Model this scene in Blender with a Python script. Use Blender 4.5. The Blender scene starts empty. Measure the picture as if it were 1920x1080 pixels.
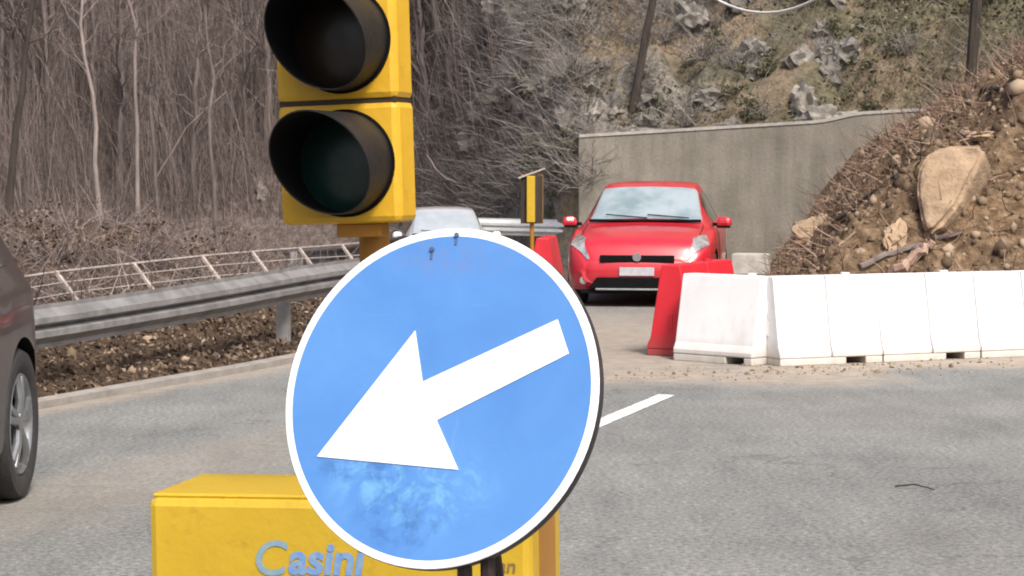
import bpy, bmesh, math, random
import numpy as np
from mathutils import Vector, Matrix, Euler
R = math.radians
random.seed(7); rng = np.random.default_rng(7)
scene = bpy.context.scene
COL = scene.collection

# ------------------------------------------------------------------ camera, world, sun, exposure
FPX = 4000.0                      # focal length in pixels of the 1920 wide photograph
CAMZ = 1.6; TILT = math.atan(215.0 / FPX)
cam_data = bpy.data.cameras.new('camera'); cam = bpy.data.objects.new('camera', cam_data); COL.objects.link(cam)
cam_data.sensor_width = 36.0; cam_data.lens = FPX / 1920 * 36.0
cam_data.clip_start = 0.1; cam_data.clip_end = 2000
cam.location = (0, 0, CAMZ); cam.rotation_euler = (math.pi / 2 - TILT, 0, 0)
scene.camera = cam
SUN_EL, SUN_AZ = R(50), R(180 - 24)     # azimuth clockwise from +Y: behind the camera, a little to its right
world = bpy.data.worlds.new('World'); scene.world = world; world.use_nodes = True
wn = world.node_tree.nodes; wl = world.node_tree.links
sky = wn.new('ShaderNodeTexSky'); sky.sky_type = 'NISHITA'; sky.sun_disc = False
sky.sun_elevation = SUN_EL; sky.sun_rotation = SUN_AZ
sky.air_density = 0.8; sky.dust_density = 6.0; sky.ozone_density = 1.0
wl.new(sky.outputs[0], wn['Background'].inputs[0]); wn['Background'].inputs[1].default_value = 0.105
sun_data = bpy.data.lights.new('sun', 'SUN'); sun = bpy.data.objects.new('sun', sun_data); COL.objects.link(sun)
sun_data.energy = 2.1; sun_data.angle = R(12); sun_data.color = (1.0, 0.965, 0.915)
sdir = Vector((math.sin(SUN_AZ) * math.cos(SUN_EL), math.cos(SUN_AZ) * math.cos(SUN_EL), math.sin(SUN_EL)))
sun.rotation_euler = sdir.to_track_quat('Z', 'Y').to_euler(); sun.location = (0, -5, 40)
scene.view_settings.view_transform = 'Standard'; scene.view_settings.look = 'None'
scene.view_settings.exposure = 1.05; scene.view_settings.gamma = 1
scene.render.engine = 'CYCLES'
scene.cycles.filter_width = 2.0
scene.cycles.max_bounces = 6
try: scene.cycles.use_denoising = True
except Exception: pass

# ------------------------------------------------------------------ helpers
_F = Vector((0, math.cos(TILT), -math.sin(TILT))); _U = Vector((0, math.sin(TILT), math.cos(TILT))); _X = Vector((1, 0, 0))
EYE = Vector((0, 0, CAMZ))
def ray(px, py): return _F + _X * ((px - 960) / FPX) + _U * ((540 - py) / FPX)
def atY(px, py, Y):
    d = ray(px, py); return EYE + d * (Y / d.y)
def onz(px, py, z=0.0):
    d = ray(px, py); return EYE + d * ((z - CAMZ) / d.z)
def onplane(px, py, p0, n):
    d = ray(px, py); return EYE + d * ((p0 - EYE).dot(n) / d.dot(n))

def tag(o, label=None, cat=None, group=None, kind=None):
    if label: o['label'] = label
    if cat: o['category'] = cat
    if group: o['group'] = group
    if kind: o['kind'] = kind
    return o
def empty(name, loc=(0, 0, 0), rot=(0, 0, 0)):
    o = bpy.data.objects.new(name, None); COL.objects.link(o); o.location = loc; o.rotation_euler = rot
    o.empty_display_size = 0.2
    return o
def kids(o): return [c for c in bpy.data.objects if c.parent == o]
def copy_tree(o, parent=None):
    c = o.copy(); COL.objects.link(c); c.parent = parent
    for ch in list(o.children): copy_tree(ch, c)
    return c

class MB:
    def __init__(s): s.v = []; s.f = []; s.m = []
    def add(s, verts, faces, mi=0):
        b = len(s.v); s.v += [tuple(v) for v in verts]; s.f += [tuple(b + i for i in f) for f in faces]; s.m += [mi] * len(faces)
    def box(s, c, size, rot=None, mi=0, taper=1.0):
        x, y, z = [q / 2 for q in size]; c = Vector(c)
        vs = [Vector((sx * x * (taper if sz > 0 else 1), sy * y * (taper if sz > 0 else 1), sz * z)) for sz in (-1, 1) for sx, sy in ((-1, -1), (1, -1), (1, 1), (-1, 1))]
        if rot is not None:
            m = rot if isinstance(rot, Matrix) else Euler(rot).to_matrix()
            vs = [m @ v for v in vs]
        s.add([v + c for v in vs], [(0, 3, 2, 1), (4, 5, 6, 7), (0, 1, 5, 4), (1, 2, 6, 5), (2, 3, 7, 6), (3, 0, 4, 7)], mi)
    def tube(s, pts, rad, n=6, mi=0, cap=True):
        pts = [Vector(p) for p in pts]
        if not hasattr(rad, '__len__'): rad = [rad] * len(pts)
        vs = []; prev = None
        for i, p in enumerate(pts):
            t = (pts[min(i + 1, len(pts) - 1)] - pts[max(i - 1, 0)])
            t = t.normalized() if t.length > 1e-9 else Vector((0, 0, 1))
            if prev is None:
                a = t.orthogonal().normalized()
            else:
                a = prev - t * prev.dot(t); a = a.normalized() if a.length > 1e-6 else t.orthogonal().normalized()
            prev = a; b = t.cross(a)
            vs += [p + (a * math.cos(2 * math.pi * k / n) + b * math.sin(2 * math.pi * k / n)) * rad[i] for k in range(n)]
        fs = []
        for i in range(len(pts) - 1):
            for k in range(n): fs.append((i * n + k, i * n + (k + 1) % n, (i + 1) * n + (k + 1) % n, (i + 1) * n + k))
        if cap: fs.append(tuple(range(n - 1, -1, -1))); fs.append(tuple((len(pts) - 1) * n + k for k in range(n)))
        s.add(vs, fs, mi)
    def prism(s, outline, h0, h1, mat=None, mi=0):      # outline (x,y) extruded from h0 to h1 along local z
        n = len(outline); vs = [Vector((x, y, h0)) for x, y in outline] + [Vector((x, y, h1)) for x, y in outline]
        if mat is not None: vs = [mat @ v for v in vs]
        s.add(vs, [tuple(range(n - 1, -1, -1)), tuple(range(n, 2 * n))] + [(i, (i + 1) % n, n + (i + 1) % n, n + i) for i in range(n)], mi)
    def build(s, name, mat, parent=None, smooth=False, bevel=0.0, sharp=40):
        me = bpy.data.meshes.new(name); me.from_pydata(s.v, [], s.f)
        for m in (mat if isinstance(mat, (list, tuple)) else [mat]): me.materials.append(m)
        me.polygons.foreach_set('material_index', s.m)
        if smooth: me.shade_smooth() if hasattr(me, 'shade_smooth') else me.polygons.foreach_set('use_smooth', [True] * len(me.polygons))
        me.update()
        o = bpy.data.objects.new(name, me); COL.objects.link(o); o.parent = parent
        if smooth and sharp:
            try: me.set_sharp_from_angle(angle=R(sharp))
            except Exception: pass
        if bevel:
            b = o.modifiers.new('bevel', 'BEVEL'); b.width = bevel; b.segments = 2; b.limit_method = 'ANGLE'; b.angle_limit = R(35)
        return o
def npmesh(name, V, F, mat, parent=None, smooth=False, attrs=None, mi=None):
    me = bpy.data.meshes.new(name)
    V = np.asarray(V, dtype=np.float32); F = np.asarray(F, dtype=np.int32)
    k = F.shape[1]
    me.vertices.add(len(V)); me.vertices.foreach_set('co', V.ravel())
    me.loops.add(F.size); me.loops.foreach_set('vertex_index', F.ravel())
    me.polygons.add(len(F)); me.polygons.foreach_set('loop_start', np.arange(0, F.size, k, dtype=np.int32)); me.polygons.foreach_set('loop_total', np.full(len(F), k, dtype=np.int32))
    for m in (mat if isinstance(mat, (list, tuple)) else [mat]): me.materials.append(m)
    if mi is not None: me.polygons.foreach_set('material_index', np.asarray(mi, dtype=np.int32))
    me.update(calc_edges=True); me.validate()
    if smooth: me.polygons.foreach_set('use_smooth', np.ones(len(me.polygons), dtype=bool))
    for an, av in (attrs or {}).items():
        a = me.attributes.new(an, 'FLOAT', 'POINT'); a.data.foreach_set('value', np.asarray(av, dtype=np.float32))
    o = bpy.data.objects.new(name, me); COL.objects.link(o); o.parent = parent
    return o
def gridfaces(nr, nc):
    i, j = np.meshgrid(np.arange(nr - 1), np.arange(nc - 1), indexing='ij'); a = (i * nc + j).ravel()
    return np.stack([a, a + 1, a + nc + 1, a + nc], 1)

def vnoise(x, y, seed=0):
    xi = np.floor(x); yi = np.floor(y); fx = x - xi; fy = y - yi
    fx = fx * fx * (3 - 2 * fx); fy = fy * fy * (3 - 2 * fy)
    def h(a, b):
        q = np.sin(a * 127.1 + b * 311.7 + seed * 74.7) * 43758.5453
        return q - np.floor(q)
    return (h(xi, yi) * (1 - fx) + h(xi + 1, yi) * fx) * (1 - fy) + (h(xi, yi + 1) * (1 - fx) + h(xi + 1, yi + 1) * fx) * fy
def fbm(x, y, seed=0, octv=4, gain=0.5):
    x = np.asarray(x, float); y = np.asarray(y, float)
    s = 0; a = 1; t = 0
    for k in range(octv):
        s = s + a * (vnoise(x * 2 ** k + 13.7 * k, y * 2 ** k - 7.1 * k, seed + k) - .5); t += a; a *= gain
    return s / t * 2
def ss(a, b, x):
    t = np.clip((np.asarray(x, float) - a) / (b - a), 0, 1); return t * t * (3 - 2 * t)

def twigs(base, dirs, length, rad, bend=0.25, nseg=3, taper=0.3):
    """many thin three sided stems in one go; returns V, F"""
    n = len(base); d = dirs / np.linalg.norm(dirs, axis=1, keepdims=True)
    up = np.tile([[0.3, 0.1, 1.0]], (n, 1)); a = np.cross(d, up); a /= np.linalg.norm(a, axis=1, keepdims=True) + 1e-9
    b = np.cross(d, a)
    bd = rng.normal(0, bend, (n, 2))
    V = np.zeros((n, nseg + 1, 3, 3))
    for s in range(nseg + 1):
        t = s / nseg
        c = base + d * (length * t)[:, None] + (a * bd[:, :1] + b * bd[:, 1:]) * (length * t * t)[:, None]
        r = rad * (1 - (1 - taper) * t)
        for k in range(3):
            an = 2 * math.pi * k / 3
            V[:, s, k] = c + (a * math.cos(an) + b * math.sin(an)) * r[:, None]
    off = (np.arange(n) * (nseg + 1) * 3)[:, None]
    fl = []
    for s in range(nseg):
        for k in range(3):
            fl.append([s * 3 + k, s * 3 + (k + 1) % 3, (s + 1) * 3 + (k + 1) % 3, (s + 1) * 3 + k])
    F = (off[:, None, :] + np.array(fl)[None]).reshape(-1, 4)
    return V.reshape(-1, 3), F
def leaves(pts, size):
    n = len(pts)
    a = rng.normal(0, 1, (n, 3)); a /= np.linalg.norm(a, axis=1, keepdims=True)
    b = np.cross(a, rng.normal(0, 1, (n, 3))); b /= np.linalg.norm(b, axis=1, keepdims=True)
    a = a * size[:, None]; b = b * size[:, None] * 0.55
    V = np.stack([pts - a, pts + b * 1.0 + a * .1, pts + a, pts - b], 1).reshape(-1, 3)
    F = (np.arange(n) * 4)[:, None] + np.arange(4)[None]
    return V, F
def joinVF(parts):
    Vs, Fs, o = [], [], 0
    for V, F in parts: Vs.append(V); Fs.append(F + o); o += len(V)
    return np.concatenate(Vs), np.concatenate(Fs)

# ------------------------------------------------------------------ materials
def nodes_of(name):
    m = bpy.data.materials.new(name); m.use_nodes = True
    nt = m.node_tree; return m, nt, nt.nodes['Principled BSDF']
def N(nt, t, **kw):
    n = nt.nodes.new(t)
    for k, v in kw.items(): setattr(n, k, v)
    return n
def ramp(nt, fac, stops):
    r = N(nt, 'ShaderNodeValToRGB'); e = r.color_ramp.elements
    while len(e) < len(stops): e.new(0.5)
    for el, (p, c) in zip(e, stops): el.position = p; el.color = (*c, 1)
    nt.links.new(fac, r.inputs[0]); return r.outputs[0]
def noise(nt, scale, detail=5, rough=0.6, coord='Object', stretch=None, dist=0.0):
    tc = N(nt, 'ShaderNodeTexCoord'); src = tc.outputs[coord]
    if stretch:
        mp = N(nt, 'ShaderNodeMapping'); mp.inputs['Scale'].default_value = stretch; nt.links.new(src, mp.inputs[0]); src = mp.outputs[0]
    t = N(nt, 'ShaderNodeTexNoise'); t.inputs['Scale'].default_value = scale; t.inputs['Detail'].default_value = detail; t.inputs['Roughness'].default_value = rough
    t.inputs['Distortion'].default_value = dist
    nt.links.new(src, t.inputs['Vector']); return t.outputs['Fac']
def mixc(nt, fac, a, b, mode='MIX'):
    m = N(nt, 'ShaderNodeMix', data_type='RGBA', blend_type=mode)
    for s, v in ((m.inputs[0], fac), (m.inputs[6], a), (m.inputs[7], b)):
        if isinstance(v, (int, float)): s.default_value = v
        elif isinstance(v, tuple): s.default_value = (*v, 1)
        else: nt.links.new(v, s)
    return m.outputs[2]
def math_n(nt, op, a, b=None, clamp=False):
    m = N(nt, 'ShaderNodeMath', operation=op, use_clamp=clamp)
    for s, v in zip(m.inputs, (a, b)):
        if v is None: continue
        if isinstance(v, (int, float)): s.default_value = v
        else: nt.links.new(v, s)
    return m.outputs[0]
def bump(nt, bs, h, strength=0.3, dist=0.02):
    b = N(nt, 'ShaderNodeBump'); b.inputs['Strength'].default_value = strength; b.inputs['Distance'].default_value = dist
    nt.links.new(h, b.inputs['Height']); nt.links.new(b.outputs[0], bs.inputs['Normal'])
def simple(name, c1, c2=None, scale=6, rough=0.6, metal=0.0, coat=0.0, bumps=0.0, bscale=60, stretch=None, rand=0.0, lo=0.35, hi=0.65, spec=None, detail=6):
    m, nt, bs = nodes_of(name)
    c2 = c2 or tuple(q * 0.8 for q in c1)
    col = ramp(nt, noise(nt, scale, detail, 0.62, stretch=stretch), [(lo, c1), (hi, c2)])
    if rand:
        oi = N(nt, 'ShaderNodeObjectInfo'); mr = N(nt, 'ShaderNodeMapRange'); mr.inputs[3].default_value = 1 - rand; mr.inputs[4].default_value = 1 + rand
        nt.links.new(oi.outputs['Random'], mr.inputs[0]); 
        cc = N(nt, 'ShaderNodeCombineColor'); [nt.links.new(mr.outputs[0], cc.inputs[i]) for i in range(3)]
        col = mixc(nt, 1.0, col, cc.outputs[0], 'MULTIPLY')
    nt.links.new(col, bs.inputs['Base Color'])
    bs.inputs['Roughness'].default_value = rough; bs.inputs['Metallic'].default_value = metal
    bs.inputs['Coat Weight'].default_value = coat; bs.inputs['Coat Roughness'].default_value = 0.08
    if spec is not None: bs.inputs['Specular IOR Level'].default_value = spec
    if bumps: bump(nt, bs, noise(nt, bscale, 4), bumps, 0.02)
    return m
def per_island(name, stops, rough=0.85, hue=None):
    m, nt, bs = nodes_of(name); g = N(nt, 'ShaderNodeNewGeometry')
    nt.links.new(ramp(nt, g.outputs['Random Per Island'], stops), bs.inputs['Base Color']); bs.inputs['Roughness'].default_value = rough
    bs.inputs['Specular IOR Level'].default_value = 0.2
    return m

M = {}
# asphalt: fine chips, wide worn patches and earth spread on it (attribute dirt)
def mk_asphalt():
    m, nt, bs = nodes_of('asphalt')
    big = ramp(nt, noise(nt, 0.7, 4, 0.6), [(0.3, (0.130, 0.134, 0.133)), (0.7, (0.190, 0.194, 0.190))])
    chips = ramp(nt, noise(nt, 34, 4, 0.8), [(0.32, (0.30, 0.30, 0.30)), (0.5, (1.0, 1.0, 0.98)), (0.66, (1.85, 1.82, 1.74))])
    col = mixc(nt, 0.85, big, chips, 'MULTIPLY')
    fine = ramp(nt, noise(nt, 190, 2, 0.6), [(0.36, (0.6, 0.6, 0.6)), (0.64, (1.35, 1.35, 1.32))])
    col = mixc(nt, 0.7, col, fine, 'MULTIPLY')
    stain = ramp(nt, noise(nt, 1.6, 6, 0.7, stretch=(2.2, .45, 1)), [(0.32, (0.80, 0.80, 0.81)), (0.5, (1, 1, 1)), (0.72, (1.10, 1.09, 1.07))]); col = mixc(nt, 1.0, col, stain, 'MULTIPLY')
    vor = N(nt, 'ShaderNodeTexVoronoi', feature='DISTANCE_TO_EDGE'); vor.inputs['Scale'].default_value = 0.42; tcv = N(nt, 'ShaderNodeTexCoord')
    wv_ = N(nt, 'ShaderNodeTexNoise'); wv_.inputs['Scale'].default_value = 2.5; wv_.inputs['Detail'].default_value = 5; nt.links.new(tcv.outputs['Object'], wv_.inputs['Vector'])
    vm = N(nt, 'ShaderNodeMix', data_type='RGBA', blend_type='LINEAR_LIGHT'); vm.inputs[0].default_value = 0.35; nt.links.new(tcv.outputs['Object'], vm.inputs[6]); nt.links.new(wv_.outputs['Color'], vm.inputs[7]); nt.links.new(vm.outputs[2], vor.inputs['Vector'])
    ck = N(nt, 'ShaderNodeMapRange'); ck.inputs[1].default_value = 0.007; ck.inputs[2].default_value = 0.0; nt.links.new(vor.outputs['Distance'], ck.inputs[0])
    col = mixc(nt, math_n(nt, 'MULTIPLY', ck.outputs[0], math_n(nt, 'MULTIPLY', math_n(nt, 'GREATER_THAN', noise(nt, .5, 3), 0.52), 0.5)), col, (0.045, 0.045, 0.045))
    at = N(nt, 'ShaderNodeAttribute', attribute_name='dirt')
    br = noise(nt, 14, 6, 0.7)
    f = math_n(nt, 'MULTIPLY', at.outputs['Fac'], math_n(nt, 'ADD', br, 0.42), True)
    earth = ramp(nt, noise(nt, 6, 6), [(0.3, (0.21, 0.178, 0.143)), (0.7, (0.34, 0.29, 0.235))])
    col = mixc(nt, f, col, earth)
    nt.links.new(col, bs.inputs['Base Color']); bs.inputs['Roughness'].default_value = 0.85
    bs.inputs['Specular IOR Level'].default_value = 0.3
    bump(nt, bs, noise(nt, 120, 3, 0.7), 0.5, 0.006)
    return m
M['asphalt'] = mk_asphalt()
def mk_litter(name, cols, sc=9.0):
    m, nt, bs = nodes_of(name)
    a = ramp(nt, noise(nt, sc, 8, 0.72), [(0.28, cols[0]), (0.45, cols[1]), (0.57, cols[2]), (0.72, cols[3])])
    b = ramp(nt, noise(nt, sc * 0.12, 4), [(0.3, (0.7, 0.7, 0.72)), (0.7, (1.25, 1.2, 1.12))])
    col = mixc(nt, 1.0, a, b, 'MULTIPLY'); nt.links.new(col, bs.inputs['Base Color'])
    bs.inputs['Roughness'].default_value = 0.95; bs.inputs['Specular IOR Level'].default_value = 0.1
    bump(nt, bs, noise(nt, sc * 2.2, 6, 0.7), 0.9, 0.06)
    return m
M['litter'] = mk_litter('leaf_litter', [(0.026, 0.019, 0.014), (0.07, 0.05, 0.036), (0.12, 0.085, 0.06), (0.20, 0.15, 0.11)], 16)
M['soil'] = mk_litter('loose_soil', [(0.032, 0.022, 0.015), (0.115, 0.079, 0.05), (0.195, 0.138, 0.09), (0.33, 0.245, 0.165)], 8)
# hillside: grey scrub, tan grass slopes, olive to the right, pinkish brown litter to the left
def mk_hill():
    m, nt, bs = nodes_of('hillside')
    geo = N(nt, 'ShaderNodeNewGeometry'); sp = N(nt, 'ShaderNodeSeparateXYZ'); nt.links.new(geo.outputs['Position'], sp.inputs[0])
    wob = math_n(nt, 'MULTIPLY', math_n(nt, 'SUBTRACT', noise(nt, 0.35, 4, coord='Object'), 0.5), 5.0)
    xx = math_n(nt, 'ADD', sp.outputs['X'], wob)
    def band(a, b):
        mr = N(nt, 'ShaderNodeMapRange'); mr.interpolation_type = 'SMOOTHSTEP'; mr.inputs[1].default_value = a; mr.inputs[2].default_value = b
        nt.links.new(xx, mr.inputs[0]); return mr.outputs[0]
    f = noise(nt, 7, 9, 0.74)
    left = ramp(nt, f, [(0.3, (0.055, 0.044, 0.040)), (0.5, (0.135, 0.109, 0.098)), (0.68, (0.23, 0.19, 0.172))])
    grey = ramp(nt, f, [(0.3, (0.07, 0.062, 0.054)), (0.5, (0.235, 0.212, 0.19)), (0.68, (0.40, 0.37, 0.335))])
    tan = ramp(nt, f, [(0.28, (0.11, 0.09, 0.06)), (0.5, (0.25, 0.195, 0.135)), (0.7, (0.36, 0.285, 0.20))])
    olive = ramp(nt, f, [(0.3, (0.055, 0.05, 0.032)), (0.5, (0.135, 0.122, 0.08)), (0.7, (0.24, 0.21, 0.15))])
    col = mixc(nt, band(-3.6, -1.6), left, grey)
    col = mixc(nt, band(2.6, 4.2), col, olive)
    g = noise(nt, 0.55, 3, 0.5)
    patch = N(nt, 'ShaderNodeMapRange'); patch.interpolation_type = 'SMOOTHSTEP'; patch.inputs[1].default_value = 0.44; patch.inputs[2].default_value = 0.56
    nt.links.new(g, patch.inputs[0])
    col = mixc(nt, math_n(nt, 'MULTIPLY', patch.outputs[0], band(-1.0, 0.8), True), col, tan)
    nt.links.new(col, bs.inputs['Base Color']); bs.inputs['Roughness'].default_value = 0.95; bs.inputs['Specular IOR Level'].default_value = 0.1
    bump(nt, bs, noise(nt, 16, 7, 0.72), 1.0, 0.08)
    return m
M['hill'] = mk_hill()
def mk_concrete():
    m, nt, bs = nodes_of('old_concrete')
    a = ramp(nt, noise(nt, 1.3, 7, 0.6), [(0.3, (0.165, 0.150, 0.126)), (0.7, (0.25, 0.226, 0.193))])
    st = ramp(nt, noise(nt, 3.0, 6, 0.6, stretch=(1.6, 1.6, 0.18)), [(0.36, (0.62, 0.66, 0.56)), (0.6, (1.08, 1.05, 1.02))])
    col = mixc(nt, 0.5, a, st, 'MULTIPLY')
    fine = ramp(nt, noise(nt, 30, 5, 0.7), [(0.35, (0.82, 0.82, 0.82)), (0.65, (1.12, 1.12, 1.12))])
    col = mixc(nt, 0.8, col, fine, 'MULTIPLY')
    nt.links.new(col, bs.inputs['Base Color']); bs.inputs['Roughness'].default_value = 0.9
    bump(nt, bs, noise(nt, 18, 6, 0.65), 0.4, 0.03)
    return m
M['concrete'] = mk_concrete()
M['pale_concrete'] = simple('pale_concrete', (0.42, 0.39, 0.35), (0.30, 0.28, 0.25), 7, 0.9, bumps=0.4)
M['kerb'] = simple('kerb_stone', (0.27, 0.25, 0.225), (0.19, 0.17, 0.15), 5, 0.9, bumps=0.4)
M['paint_white'] = simple('road_paint', (0.72, 0.72, 0.68), (0.30, 0.30, 0.29), 16, 0.8, lo=0.46, hi=0.68)
M['bark'] = simple('grey_bark', (0.15, 0.122, 0.112), (0.075, 0.06, 0.054), 9, 0.95, stretch=(1, 1, .25), bumps=0.6, bscale=30, rand=0.35)
M['bark_dark'] = simple('dark_bark', (0.05, 0.038, 0.03), (0.022, 0.017, 0.014), 9, 0.95, stretch=(1, 1, .25), bumps=0.6, bscale=30)
M['bark_pale'] = simple('pale_bark', (0.235, 0.195, 0.178), (0.14, 0.115, 0.106), 8, 0.95, stretch=(1, 1, .25), rand=0.15)
M['twig'] = per_island('twigs_brown', [(0.0, (0.07, 0.054, 0.049)), (0.5, (0.165, 0.132, 0.120)), (1.0, (0.29, 0.24, 0.222))])
M['twig_grey'] = per_island('twigs_grey', [(0.0, (0.06, 0.05, 0.044)), (0.5, (0.18, 0.162, 0.148)), (1.0, (0.36, 0.33, 0.30))])
M['twig_pale'] = per_island('twigs_pale', [(0.0, (0.075, 0.066, 0.058)), (0.5, (0.20, 0.18, 0.163)), (1.0, (0.37, 0.34, 0.31))])
M['twig_olive'] = per_island('scrub_leaves', [(0.0, (0.035, 0.036, 0.02)), (0.5, (0.085, 0.085, 0.048)), (1.0, (0.17, 0.155, 0.10))])
M['dry_grass'] = per_island('dry_grass', [(0.0, (0.14, 0.108, 0.065)), (0.5, (0.25, 0.20, 0.125)), (1.0, (0.36, 0.295, 0.20))])
M['leaf'] = per_island('fallen_leaf', [(0.0, (0.03, 0.019, 0.014)), (0.45, (0.08, 0.057, 0.04)), (0.85, (0.15, 0.108, 0.074)), (1.0, (0.27, 0.21, 0.165))])
M['clod'] = per_island('earth_clods', [(0.0, (0.04, 0.027, 0.018)), (0.45, (0.14, 0.10, 0.066)), (0.8, (0.23, 0.17, 0.115)), (1.0, (0.30, 0.23, 0.165))])
M['debris_wood'] = per_island('broken_roots', [(0.0, (0.05, 0.03, 0.022)), (0.5, (0.15, 0.095, 0.066)), (1.0, (0.34, 0.245, 0.185))])
M['rock'] = simple('grey_rock', (0.20, 0.183, 0.162), (0.085, 0.077, 0.067), 6, 0.95, bumps=0.8, bscale=14, rand=0.3)
M['rock_brown'] = simple('brown_stone', (0.17, 0.12, 0.083), (0.085, 0.058, 0.04), 6, 0.95, bumps=0.8, bscale=18, rand=0.4)
M['rock_pale'] = simple('pale_rock', (0.30, 0.275, 0.24), (0.12, 0.108, 0.092), 7, 0.95, bumps=0.8, bscale=16)
M['boulder'] = simple('sandstone', (0.34, 0.245, 0.16), (0.25, 0.175, 0.11), 7, 0.95, bumps=0.8, bscale=22, detail=9)
M['wood'] = simple('split_wood', (0.36, 0.25, 0.19), (0.22, 0.145, 0.105), 9, 0.9, stretch=(8, 8, 1))
M['galv'] = simple('galvanised_steel', (0.29, 0.285, 0.28), (0.18, 0.175, 0.17), 6, 0.5, metal=0.4, stretch=(1, 1, 1))
M['galv_bright'] = simple('bright_galvanised_steel', (0.70, 0.70, 0.69), (0.58, 0.58, 0.57), 5, 0.5, metal=0.1)  # paler copy of the steel; the far rail's brightness is put into its colour
M['galv_dark'] = simple('galvanised_post', (0.30, 0.29, 0.28), (0.20, 0.19, 0.18), 5, 0.6, metal=0.4)
M['fence'] = simple('fence_concrete', (0.36, 0.315, 0.285), (0.20, 0.17, 0.15), 8, 0.9, bumps=0.3)
M['wire'] = simple('fence_wire', (0.40, 0.36, 0.33), (0.28, 0.25, 0.23), 5, 0.7)
def mk_yellow(name, c1, c2):
    m, nt, bs = nodes_of(name)
    base = ramp(nt, noise(nt, 5, 5), [(0.3, c1), (0.7, c2)])
    grime = noise(nt, 22, 8, 0.7); gm = N(nt, 'ShaderNodeMapRange'); gm.inputs[1].default_value = 0.56; gm.inputs[2].default_value = 0.8
    nt.links.new(grime, gm.inputs[0])
    col = mixc(nt, math_n(nt, 'MULTIPLY', gm.outputs[0], 0.55), base, (0.22, 0.12, 0.02))
    nt.links.new(col, bs.inputs['Base Color']); bs.inputs['Roughness'].default_value = 0.45; bs.inputs['Specular IOR Level'].default_value = 0.4
    bump(nt, bs, noise(nt, 40, 3), 0.12, 0.01)
    return m
M['yellow'] = mk_yellow('yellow_paint', (0.56, 0.335, 0.022), (0.48, 0.27, 0.016))
M['yellow_box'] = mk_yellow('yellow_cabinet_paint', (0.47, 0.315, 0.022), (0.42, 0.27, 0.017))
M['yellow_dark'] = mk_yellow('shaded_yellow_paint', (0.33, 0.15, 0.012), (0.25, 0.105, 0.01))  # darker copy of the yellow, the pole's shade put into the colour
M['seam'] = simple('dark_seam', (0.03, 0.018, 0.006), (0.02, 0.012, 0.005), 9, 0.7)
M['black'] = simple('black_plastic', (0.005, 0.005, 0.0055), (0.003, 0.003, 0.0035), 12, 0.75, spec=0.1)
M['visor'] = simple('visor_grey', (0.017, 0.016, 0.016), (0.009, 0.008, 0.008), 14, 0.5, bumps=0.1, spec=0.3)
M['lens_green'] = simple('unlit_green_lens', (0.003, 0.022, 0.017), (0.002, 0.014, 0.012), 60, 0.4)
M['lens_amber'] = simple('unlit_amber_lens', (0.012, 0.007, 0.004), (0.009, 0.005, 0.003), 60, 0.4)
M['lens_red'] = simple('unlit_red_lens', (0.03, 0.004, 0.003), (0.02, 0.003, 0.003), 60, 0.25)
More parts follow.
